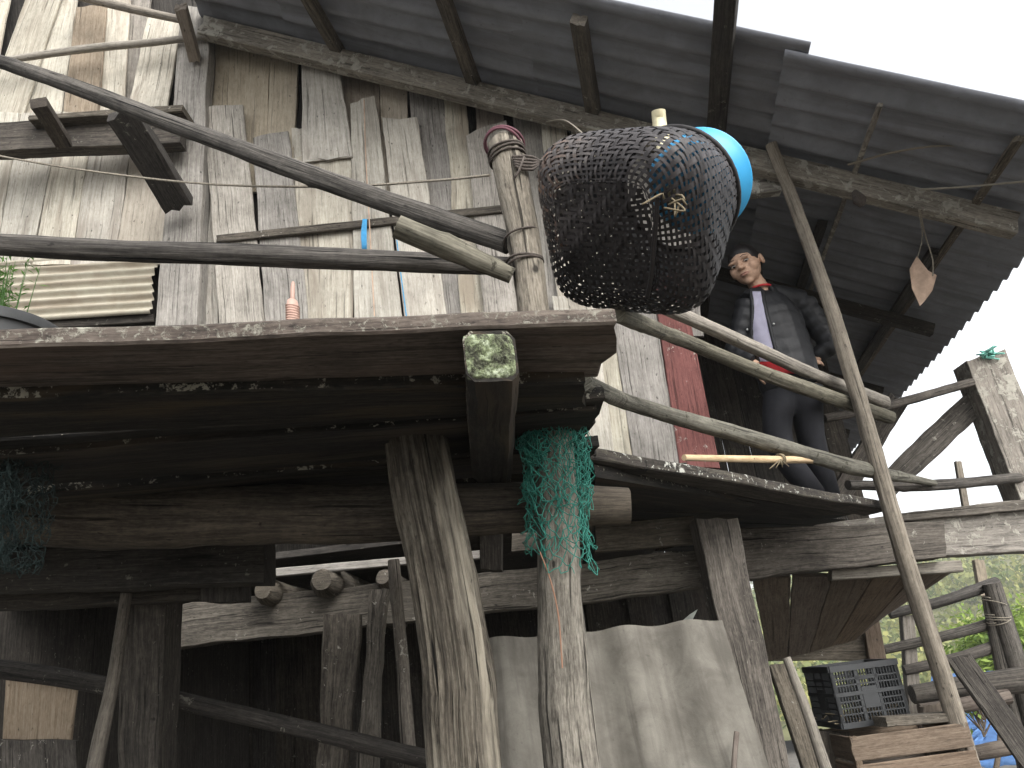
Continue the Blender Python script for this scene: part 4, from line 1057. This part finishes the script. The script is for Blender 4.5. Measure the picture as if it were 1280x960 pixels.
# ================================================================== CRATES AT RIGHT
ck = P(1054, 912, y=4.75)
def box_frame(o, w, d, h, yaw):
    ex = V((math.cos(yaw), math.sin(yaw), 0)); ey = V((-math.sin(yaw), math.cos(yaw), 0)); return ex, ey
mp_ = px2m(ck); CW, CH, CD = 92 * mp_, 74 * mp_, .36
def plastic_crate():
    t = thing('plastic_crate', 'black plastic lattice crate on top of the wooden boxes at right', 'crate', ck)
    ex, ey = box_frame(ck, CW, CD, CH, .1); ez = V((0, 0, 1))
    def panel(name, o, a, L, nrm):
        bm = bmesh.new()
        def b(u0, u1, v0, v1, th=.02, off=0.):
            p = [o + a * u0 * L + ez * v0 * CH, o + a * u1 * L + ez * v0 * CH, o + a * u0 * L + ez * v1 * CH, o + a * u1 * L + ez * v1 * CH]
            slab_bm(bm, *[x + nrm * off for x in p], nrm, th, step=1, ej=0, endj=0, ch=.003, nb=0)
        b(0, 1, .9, 1, .03, .008); b(0, 1, 0, .09, .03, .008); b(0, .05, .09, .9); b(.95, 1, .09, .9); b(0, 1, .5, .56, .022, .004)
        b(.34, .39, .09, .9, .018); b(.62, .67, .09, .9, .018); b(.39, .62, .28, .62, .014, .002); b(.33, .68, .74, .8, .016)
        for z0 in (.2, .3, .4, .66, .76): b(0.05, .95, z0, z0 + .022, .012)
        for k in range(22): u = .05 + .9 * k / 21; b(u - .008, u + .008, .09, .9, .01)
        link(name, bm, M_CRATE, t, 30)
    o = ck
    panel('side_panel', o, ex, CW, -ey); panel('side_panel', o + ey * CD, -ey, CD, -ex); panel('side_panel', o + ex * CW, ey, CD, ex); panel('side_panel', o + ex * CW + ey * CD, -ex, CW, ey)
    slab('crate_floor', o, o + ex * CW, o + ey * CD, o + ex * CW + ey * CD, DOWN, .01, M_CRATE, t, step=1, ej=0, endj=0)
    bm = bmesh.new()
    for k in range(160):
        p = o + ex * CW * random.random() + ey * CD * random.random() * .9 + ey * .03 + ez * (.02 + .06 * random.random()); d = V((random.gauss(0, 1), random.gauss(0, 1), random.gauss(0, .3))).normalized()
        tube_bm(bm, [p, p + d * .06], .003, n=4, step=.05)
    tag(link('dry_stalks', bm, M_DEBRIS, None, 60), 'dry stalks lying in the bottom of the black plastic crate', 'stalks')['kind'] = 'stuff'
plastic_crate()
def wood_box(o, w, d, h, yaw, label):
    t = thing('wooden_box', label, 'box', o, 'slatted wooden boxes stacked at right'); ex, ey = box_frame(o, w, d, h, yaw); ez = V((0, 0, 1))
    for (oo, a, L, n_) in ((o, ex, w, -ey), (o + ey * d, -ey, d, -ex), (o + ex * w, ey, d, ex), (o + ex * w + ey * d, -ex, w, ey)):
        ns = 3
        for k in range(ns):
            z0, z1 = h * k / ns + .008, h * (k + 1) / ns - .008
            slab('slat', oo + ez * z0, oo + ez * z1, oo + a * L + ez * z0, oo + a * L + ez * z1, n_, .016, W_CRATE, t, step=.1, ej=.003)
    for a in (.02, w - .02):
        for b in (.02, d - .02): q = o + ex * a + ey * b; bar('corner_post', q, q + ez * (h - .004), .035, .035, W_CRATE, t, wd=ex, step=.2)
    slab('box_floor', o + ez * .02, o + ez * .02 + ex * w, o + ez * .02 + ey * d, o + ez * .02 + ex * w + ey * d, DOWN, .015, W_CRATE, t, step=.2)
bx = P(1062, 921, y=4.62); topz = ck.z - .01
wood_box(V((bx.x, 4.62, topz - .42)), .66, .5, .41, .06, 'slatted wooden box directly under the black plastic crate')
wood_box(V((bx.x - .03, 4.6, -.02)), .7, .54, topz - .41, .03, 'lower slatted wooden box standing on the ground beneath the stack')
tag(bar('ledge_board', P(1100, 902, y=4.66), P(1190, 895, y=4.75), .05, .12, W_BEAM), 'dark rough board lying on the wooden box beside the plastic crate', 'board')
tag(slab('post_stub', P(1154, 898, y=4.8), P(1182, 892, y=4.8), P(1154, 884, y=4.8), P(1180, 878, y=4.8), FRONT, .06, W_CRATE), 'brown block at the right end of the rough board by the crate', 'block')
q_ = P(983, 822, y=4.35); q2 = P(1032, 960, y=4.3)
tag(tube('leaning_stick', [q_, q_.lerp(q2, .5) + V((.005, 0, .005)), q2, q2 + (q2 - q_) * 1.2], [.022, .026, .03, .03], W_STICK, n=12, lump=.06), 'pale smooth stick leaning left of the black crate', 'stick')
post('wooden_post', 'dark rough board post between the pale stick and the squared post', (962, 832), (985, 830), (1004, 960), (1024, 960), 4.65, W_BEAM, th=.06, group='squared stilts under the house')
tag(slab('dark_panel', P(1020, 1000, y=4.9), P(1068, 1000, y=4.9), P(1008, 915, y=4.9), P(1062, 915, y=4.9), V((-.2, -1, 0)), .04, W_DARK), 'dark board standing left of the wooden boxes', 'board')

# ================================================================== LOG FENCE AT RIGHT
fence = thing('log_fence', 'rough fence of thin log rails behind the crates at right', 'fence', P(1200, 900, y=6.8))
yf = 7.0
def frail(x0, y0, x1, y1, r, m_=W_RAIL, mid=(0, 0)):
    tube('rail', [P(x0, y0, y=yf), P((x0 + x1) / 2 + mid[0], (y0 + y1) / 2 + mid[1], y=yf - .03), P(x1, y1, y=yf)], [r * .9, r, r * 1.1], m_, fence, n=12, lump=.1, knots=3)
frail(1112, 768, 1247, 728, .045, mid=(0, 3)); frail(1105, 812, 1246, 777, .042, mid=(0, 2)); frail(1130, 838, 1262, 802, .045, mid=(0, 3))
p0, p1 = P(1240, 730, y=yf - .1), P(1282, 870, y=yf - .1)
tube('fence_post', [p0, p0.lerp(p1, .5), p1, p1 + (p1 - p0) * 1.5], [.075, .08, .085, .09], W_RAIL, fence, n=16, lump=.08, knots=3)
p0, p1 = P(1232, 745, y=yf - .06), P(1256, 850, y=yf - .06)
tube('fence_post', [p0, p0.lerp(p1, .5), p1, p1 + (p1 - p0) * 2], [.03, .05, .055, .055], W_RAIL, fence, n=12, lump=.1)
bm = bmesh.new()
for k, (wx, wy, wt) in enumerate(((1243, 752, 1.3), (1248, 771, 2.2), (1249, 776, 1.6))): wraps(bm, P(wx, wy, y=yf - .1), (p1 - p0) + V((.25 * (k - 1), .1, 0)), .09, wt, .02, .004, k * 3)
link('string_tie', bm, M_ROPE, fence, 180)
log('fence_log', 'thick dark log lying across the log fence behind the slanted board', 'log', [P(1140, 868, y=6.7), P(1210, 858, y=6.7), P(1290, 848, y=6.6)], [.07, .085, .1], W_RAIL)
tag(bar('slanted_board', P(1198, 822, y=6.3), P(1300, 965, y=6.0), .17, .05, W_RAIL, wd=V((.8, 0, .6)), endj=.03), 'broad slanted board leaning against the log fence', 'board')
log('fence_log', 'pale thin pole below the thick log of the fence', 'log', [P(1150, 888, y=6.6), P(1200, 882, y=6.6), P(1260, 870, y=6.6)], [.05, .055, .06], W_CRATE)
log('fence_log', 'lowest brown pole of the fence near the bottom right corner', 'log', [P(1195, 945, y=6.4), P(1250, 936, y=6.4), P(1300, 924, y=6.4)], [.05, .055, .06], W_CRATE)
tag(bar('stump_post', P(1230, 745, y=7.6), P(1222, 700, y=7.6), .09, .06, W_STICK), 'short pale stake behind the top rail of the log fence', 'stake')

# ================================================================== WOMAN ON THE VERANDA
def remesh(name, chains, mat, parent, vox=.012, sm=4, flat=None):
    bm = bmesh.new()
    for ch in chains:
        tube_bm(bm, [c[0] for c in ch[0]], [c[1] for c in ch[0]], n=16, step=.025, lump=0, flat=ch[1] if len(ch) > 1 else 1.0, endround=ch[2] if len(ch) > 2 else 0)
    bmesh.ops.triangulate(bm, faces=bm.faces[:])
    me = bpy.data.meshes.new('tmp'); bmesh.ops.recalc_face_normals(bm, faces=bm.faces); bm.to_mesh(me); bm.free()
    o = bpy.data.objects.new('tmp', me); COL.objects.link(o)
    md = o.modifiers.new('r', 'REMESH'); md.mode = 'VOXEL'; md.voxel_size = vox
    if sm: s = o.modifiers.new('s', 'SMOOTH'); s.iterations = sm; s.factor = .5
    dg = bpy.context.evaluated_depsgraph_get(); dg.update()
    nm = bpy.data.meshes.new_from_object(o.evaluated_get(dg)); bpy.data.objects.remove(o)
    nm.name = name; nm.materials.clear(); nm.materials.append(mat)
    for p in nm.polygons: p.use_smooth = True; p.material_index = 0
    r = bpy.data.objects.new(name, nm); COL.objects.link(r)
    if parent: r.parent = parent; r.matrix_parent_inverse = Matrix.Translation(parent.location).inverted()
    return r

def ellipsoid_bm(bm, c, M3, r, seg=20):
    k_ = 1.14 if M3 != Matrix.Identity(3) else 1.0; r = (r[0] * k_, r[1] * k_, r[2] * k_)
    mtx = Matrix.Translation(c) @ M3.to_4x4() @ Matrix.Diagonal((*r, 1))
    bmesh.ops.create_uvsphere(bm, u_segments=seg, v_segments=seg // 2 + 2, radius=1, matrix=mtx)

def make_woman():
    yw = 4.38
    def W(px, py, dy=0.): return P(px, py, y=yw + dy)
    hip = W(988, 480); chest = W(972, 412); neckb = W(952, 366); hc = W(932, 331, -.03)
    face = V((-.62, -.76, -.26)).normalized()                     # direction of the face
    bf = V((-.45, -.89, 0)).normalized(); br = V((-bf.y, bf.x, 0)) # body front, and her left (viewer's right)
    upb = (neckb - hip).normalized()
    hup = (V((-.14, 0, 1)) - face * V((-.14, 0, 1)).dot(face)).normalized(); hr = hup.cross(face) * -1   # hr: viewer's right
    S = px2m(hc) / .0053
    HM = Matrix((hr, face * -1, hup)).transposed()                # local x = viewer right, -y = forward, z = up
    def H(x, y, z): return hc + (hr * (x * 1.12) + face * y + hup * z) * 1.14
    zfl = e1.z + .06; fl, fr = V((hip.x - .0, yw + .06, zfl)), V((hip.x + .14, yw + .22, zfl))
    kl = W(975, 555, -.02); kr = W(1014, 548, .06)
    handR = WQ(1018, 456, -.035); elb = W(1036, 432, .02); shR = W(1008, 377, .02); shL = W(932, 380, -.02); elL = W(918, 440, .0); haL = W(946, 456, -.1)
    # continuous body (skin): head, neck, trunk, arms, hands and legs
    ch = []
    ch.append(([(hc - hup * .05, .055), (neckb.lerp(hc, .45), .052), (neckb, .058), (chest, .12), (W(982, 455), .11), (hip, .13)], 1.0))
    ch.append(([(shL, .045), (shL.lerp(elL, .9), .03), (elL.lerp(haL, .1), .03), (haL, .024)], 1)); ch.append(([(shR, .045), (shR.lerp(elb, .85), .026), (elb.lerp(handR, .15), .026), (handR + V((.02, .03, .03)), .024)], 1))
    ch.append(([(hip + V((-.07, 0, 0)), .085), (kl, .055), (fl + V((0, 0, .08)), .035), (fl + V((-.02, -.14, .03)), .03)], 1))
    ch.append(([(hip + V((.08, 0, 0)), .085), (kr, .055), (fr + V((0, 0, .08)), .035), (fr + V((-.02, -.14, .03)), .03)], 1))
    # hand on the rail: palm, four fingers curling over the pole, thumb to the side
    hd = (LW1 - LW0).normalized()
    wr = handR + V((.02, .03, .03))
    for k in range(4):
        b0 = handR + hd * (-.03 + .02 * k) + V((0, 0, .012)); ln = (.034, .04, .037, .028)[k]
        ch.append(([(wr.lerp(b0, .5), .013), (b0, .010), (b0 + wn * ln + V((0, 0, -.006)), .009), (b0 + wn * (ln + .012) + V((0, 0, -.03)), .0075)], 1))
    ch.append(([(wr, .013), (handR - hd * .05 + V((0, 0, .004)), .010), (handR - hd * .065 + wn * .025 + V((0, 0, -.006)), .0085)], 1))
    for k in range(4):
        b0 = haL + bf * (-.02 + .018 * k) + V((0, 0, -.06)); ch.append(([(haL, .014), (b0, .010), (b0 + V((.005, 0, -.04)), .008), (b0 + V((.018, -.005, -.062)), .007)], 1))
    ch.append(([(haL, .013), (haL + bf * .045 + V((0, 0, -.04)), .010), (haL + bf * .05 + V((.008, 0, -.07)), .008)], 1))
    bm = bmesh.new()
    for c in ch: tube_bm(bm, [q[0] for q in c[0]], [q[1] for q in c[0]], n=14, step=.02, lump=0)
    HS = (.083, .1, .118)
    ellipsoid_bm(bm, H(0, -.008, .012), HM, (.08, .098, .105), 28)      # skull
    ellipsoid_bm(bm, H(0, .03, -.045), HM, (.069, .064, .072), 24)      # jaw
    ellipsoid_bm(bm, H(0, .062, -.1), HM, (.026, .022, .02), 16)        # chin
    for s in (-1, 1):
        ellipsoid_bm(bm, H(s * .044, .052, -.032), HM, (.03, .03, .034), 16)   # cheekbone
        ellipsoid_bm(bm, H(s * .033, .083, .022), HM, (.028, .012, .009), 14)    # brow ridge
        ellipsoid_bm(bm, H(s * .081, -.012, -.01), HM, (.010, .02, .032), 14)    # ear
        ellipsoid_bm(bm, H(s * .013, .1, -.028), HM, (.011, .012, .009), 12)     # nostril
    tube_bm(bm, [H(0, .086, .018), H(0, .1, -.004), H(0, .112, -.024), H(0, .098, -.033)], [.008, .010, .0135, .009], n=10, step=.008, lump=0)
    ellipsoid_bm(bm, H(0, .088, -.058), HM, (.026, .012, .008), 12); ellipsoid_bm(bm, H(0, .087, -.07), HM, (.022, .012, .008), 12)
    bmesh.ops.triangulate(bm, faces=bm.faces[:]); bmesh.ops.recalc_face_normals(bm, faces=bm.faces)
    me = bpy.data.meshes.new('tmp'); bm.to_mesh(me); bm.free(); o = bpy.data.objects.new('tmp', me); COL.objects.link(o)
    md = o.modifiers.new('r', 'REMESH'); md.mode = 'VOXEL'; md.voxel_size = .0045; s_ = o.modifiers.new('s', 'SMOOTH'); s_.iterations = 4; s_.factor = .5
    nm = bpy.data.meshes.new_from_object(o.evaluated_get(bpy.context.evaluated_depsgraph_get())); bpy.data.objects.remove(o)
    nm.materials.clear(); nm.materials.append(M_SKIN)
    for p in nm.polygons: p.use_smooth = True
    body = bpy.data.objects.new('person', nm); COL.objects.link(body)
    tag(body, 'woman in black padded jacket standing on the veranda behind the rails, looking down', 'person')
    # eyes, brows, lips
    for s in (-1, 1):
        bm = bmesh.new(); ellipsoid_bm(bm, H(s * .033, .079, .003), HM, (.0165, .011, .0052), 16); e = link('eye', bm, M_EYEW, body, 180)
        bm = bmesh.new(); ellipsoid_bm(bm, H(s * .033 - .001, .0845, -.001), HM, (.0068, .0075, .0055), 14); link('iris', bm, M_EYE, e, 180)
        tube('eyelid', [H(s * .016, .086, .001), H(s * .033, .0935, .0085), H(s * .05, .083, .002)], [.0012, .0018, .0012], M_HAIR, body, n=6, step=.005, lump=0)
        tube('eyebrow', [H(s * .016, .0935, .031), H(s * .034, .095, .0335), H(s * .056, .079, .026)], [.0016, .0024, .001], M_HAIR, body, n=6, step=.006, lump=0)
    for dz, r in ((-.0585, .0052), (-.069, .006)):
        tube('lip', [H(-.026, .083, dz * .3 - .044), H(-.01, .0985, dz), H(.01, .0985, dz), H(.026, .083, dz * .3 - .044)], [.0015, r * .8, r * .8, .0015], M_LIP, body, n=8, step=.005, lump=0)
    # hair drawn back from the forehead
    bm = bmesh.new()
    NUh, NVh = 40, 22; g = {}
    for i in range(NUh):
        for j in range(NVh + 1):
            an = 2 * PI * i / NUh; ph = PI * .78 * j / NVh
            x, y, z = math.sin(ph) * math.sin(an), math.sin(ph) * math.cos(an), math.cos(ph)
            yl = .45 + .3 * (1 - abs(x)) - .05
            g[i, j] = None
            lim = .56 if y > 0 else 2.4
            ca_ = math.cos(an); pm = (.375 + .05 * abs(math.sin(an))) * PI if ca_ > .6 else ((.5 + .13 * (.6 - ca_)) if ca_ > -.1 else .74) * PI
            ph = pm * j / NVh
            x, y, z = math.sin(ph) * math.sin(an), math.sin(ph) * math.cos(an), math.cos(ph)
            r = 1.075 + .012 * fn(an * 6, ph * 2) - .1 * (j / NVh) ** 5
            g[i, j] = bm.verts.new(H(x * .0725 * r, y * .0985 * r - .008, .012 + z * .1055 * r))
    for i in range(NUh):
        for j in range(NVh): bm.faces.new((g[i, j], g[(i + 1) % NUh, j], g[(i + 1) % NUh, j + 1], g[i, j + 1]))
    bmesh.ops.remove_doubles(bm, verts=bm.verts[:], dist=.0006)
    bmesh.ops.solidify(bm, geom=bm.faces[:], thickness=.002)
    bt_ = bmesh.new(); bt_.free()
    ellipsoid_bm(bm, H(.0, -.115, -.03), HM, (.04, .035, .05), 18)
    link('hair', bm, M_HAIR, body, 180)
    # trousers
    remesh('trousers', [([(hip + upb * .06, .125), (hip, .14), (hip - V((0, 0, .07)), .13)], .85), ([(hip + V((-.07, 0, -.02)), .098), (kl, .078), (fl + V((0, 0, .05)), .068)],), ([(hip + V((.085, 0, -.02)), .1), (kr, .08), (fr + V((0, 0, .05)), .068)],)], M_TROU, body, .012, 5)
    for f_ in (fl, fr):
        bm = bmesh.new(); ellipsoid_bm(bm, f_ + V((-.02, -.06, .038)), Matrix.Identity(3), (.045, .12, .035), 16); link('shoe', bm, M_TROU, body, 180)
    # padded jacket: quilted trunk, sleeves, collar
    tr = []
    n_ = 40
    hb = hip - upb * .035
    for i in range(n_ + 1):
        s = i / n_; p = hb.lerp(neckb - upb * .02, s)
        r = .178 + .012 * math.sin(s * 3.0) if s < .72 else .182 - .085 * ((s - .72) / .28) ** 1.6
        tr.append((p, r * (1 + .035 * abs(math.sin(s * PI * 7)) - .017)))
    def sleeve(a, b, c, r0, r1):
        out = []; L1, L2 = (b - a).length, (c - b).length
        for i in range(31):
            s = i / 30; d = s * (L1 + L2); p = a.lerp(b, d / L1) if d < L1 else b.lerp(c, (d - L1) / L2)
            out.append((p, (r0 + (r1 - r0) * s) * (1 + .13 * abs(math.sin(s * PI * 7)) - .07)))
        return out
    shRi = shR - br * .03; shLi = shL + br * .02
    J = [(tr, .80), (sleeve(shRi, elb + V((.012, 0, 0)), handR + V((.035, .05, .06)), .085, .05),), (sleeve(shLi, elL, haL + V((0, 0, .03)), .08, .05),),
         ([(neckb.lerp(shR, .15), .07), (shRi, .082)],), ([(neckb.lerp(shL, .15), .065), (shLi, .075)],)]
    jk = remesh('jacket', J, M_JACK, body, .008, 2)
    # stand-up collar, open in front
    bm = bmesh.new(); pts = []
    for i in range(15):
        an = math.radians(48 + (360 - 96) * i / 14); pts.append(neckb + upb * (.0 - .03 * (math.cos(an) + 1) * .5) + (bf * math.cos(an) + br * math.sin(an)) * .082 + bf * .008)
    tube_bm(bm, pts, .026, n=12, step=.012, lump=.04, flat=.6); link('collar', bm, M_JACK, body, 180)
    # shirt strip showing in the open front, hem in red, red collar
    from mathutils.bvhtree import BVHTree
    bv = BVHTree.FromPolygons([v.co.copy() for v in jk.data.vertices], [p.vertices[:] for p in jk.data.polygons])
    def surf(px, py, off):
        r = (F + RT * ((px - 640) / FPX) - UP * ((py - 480) / FPX)).normalized()
        hit = bv.ray_cast(EYE, r)
        return (hit[0] - r * off) if hit[0] else P(px, py, y=yw - .14)
    def panel(name, rows, mat, off):
        bm = bmesh.new(); g = []
        for (py, xl, xr) in rows:
            g.append([bm.verts.new(surf(xl + (xr - xl) * k / 8, py, off * (1 - .5 * abs(k / 4 - 1) ** 3) + .004 * fn(k * .8, py * .15))) for k in range(9)])
        for i in range(len(g) - 1):
            for k in range(8): bm.faces.new((g[i][k], g[i][k + 1], g[i + 1][k + 1], g[i + 1][k]))
        bmesh.ops.solidify(bm, geom=bm.faces[:], thickness=.008); return link(name, bm, mat, body, 180)
    rows = []
    for i in range(22):
        s = i / 21; rows.append((364 + 88 * s, 938 + 9 * s * s + 2 * math.sin(s * 7), 953 + 20 * s ** 1.1))
    panel('shirt', rows, M_SHIRT, .010)
    panel('shirt_hem', [(452 + 3 * i, 948 + 1.0 * i, 973 + 4.2 * i) for i in range(6)], M_RED, .014)
    tube('shirt_collar', [neckb + upb * .018 + (bf * math.cos(a) + br * math.sin(a)) * .066 + bf * .012 for a in [math.radians(-75 + 15 * k) for k in range(11)]], .008, M_RED, body, n=8, step=.01, lump=.05)
    # jacket front edges and snap buttons
    for side in (1, 2):
        tube('jacket_edge', [surf(r[side], r[0], .006) for r in rows[::3]], .011, M_JACK, body, n=8, step=.02, lump=.1)
    for (x, y_) in ((967, 405), (934, 412)):
        bm = bmesh.new(); ellipsoid_bm(bm, surf(x, y_, .004), Matrix.Identity(3), (.008, .008, .008), 10); link('snap_button', bm, M_STEEL, body, 180)
    print('woman', hc, hip, fl, 'rail', handR)
make_woman()

# ================================================================== LIGHT
w = bpy.data.worlds.new('World'); scene.world = w; w.use_nodes = True
nt = w.node_tree; nt.nodes.clear()
sky = nt.nodes.new('ShaderNodeTexSky'); sky.sky_type = 'NISHITA'; sky.sun_disc = False
SEL, SAZ = math.radians(40), math.radians(148)     # elevation, azimuth (clockwise from +Y)
sky.sun_elevation = SEL; sky.sun_rotation = SAZ
sky.air_density = 1.0; sky.dust_density = 3.0
hs = nt.nodes.new('ShaderNodeHueSaturation'); hs.inputs['Saturation'].default_value = .18
bg = nt.nodes.new('ShaderNodeBackground'); bg.inputs[1].default_value = .15
ou = nt.nodes.new('ShaderNodeOutputWorld')
nt.links.new(sky.outputs[0], hs.inputs['Color']); nt.links.new(hs.outputs[0], bg.inputs[0]); nt.links.new(bg.outputs[0], ou.inputs[0])
sd = bpy.data.lights.new('sun', 'SUN'); sd.energy = .8; sd.angle = math.radians(60); sd.color = (1, .96, .9)
so = bpy.data.objects.new('sun', sd); COL.objects.link(so)
dirv = V((math.sin(SAZ) * math.cos(SEL), math.cos(SAZ) * math.cos(SEL), math.sin(SEL)))
so.rotation_euler = dirv.to_track_quat('Z', 'Y').to_euler(); so.location = dirv * 30
scene.view_settings.view_transform = 'Standard'; scene.view_settings.look = 'None'
scene.view_settings.exposure = 1.65; scene.view_settings.gamma = 1
scene.render.engine = 'CYCLES'
scene.cycles.max_bounces = 6; scene.cycles.diffuse_bounces = 4
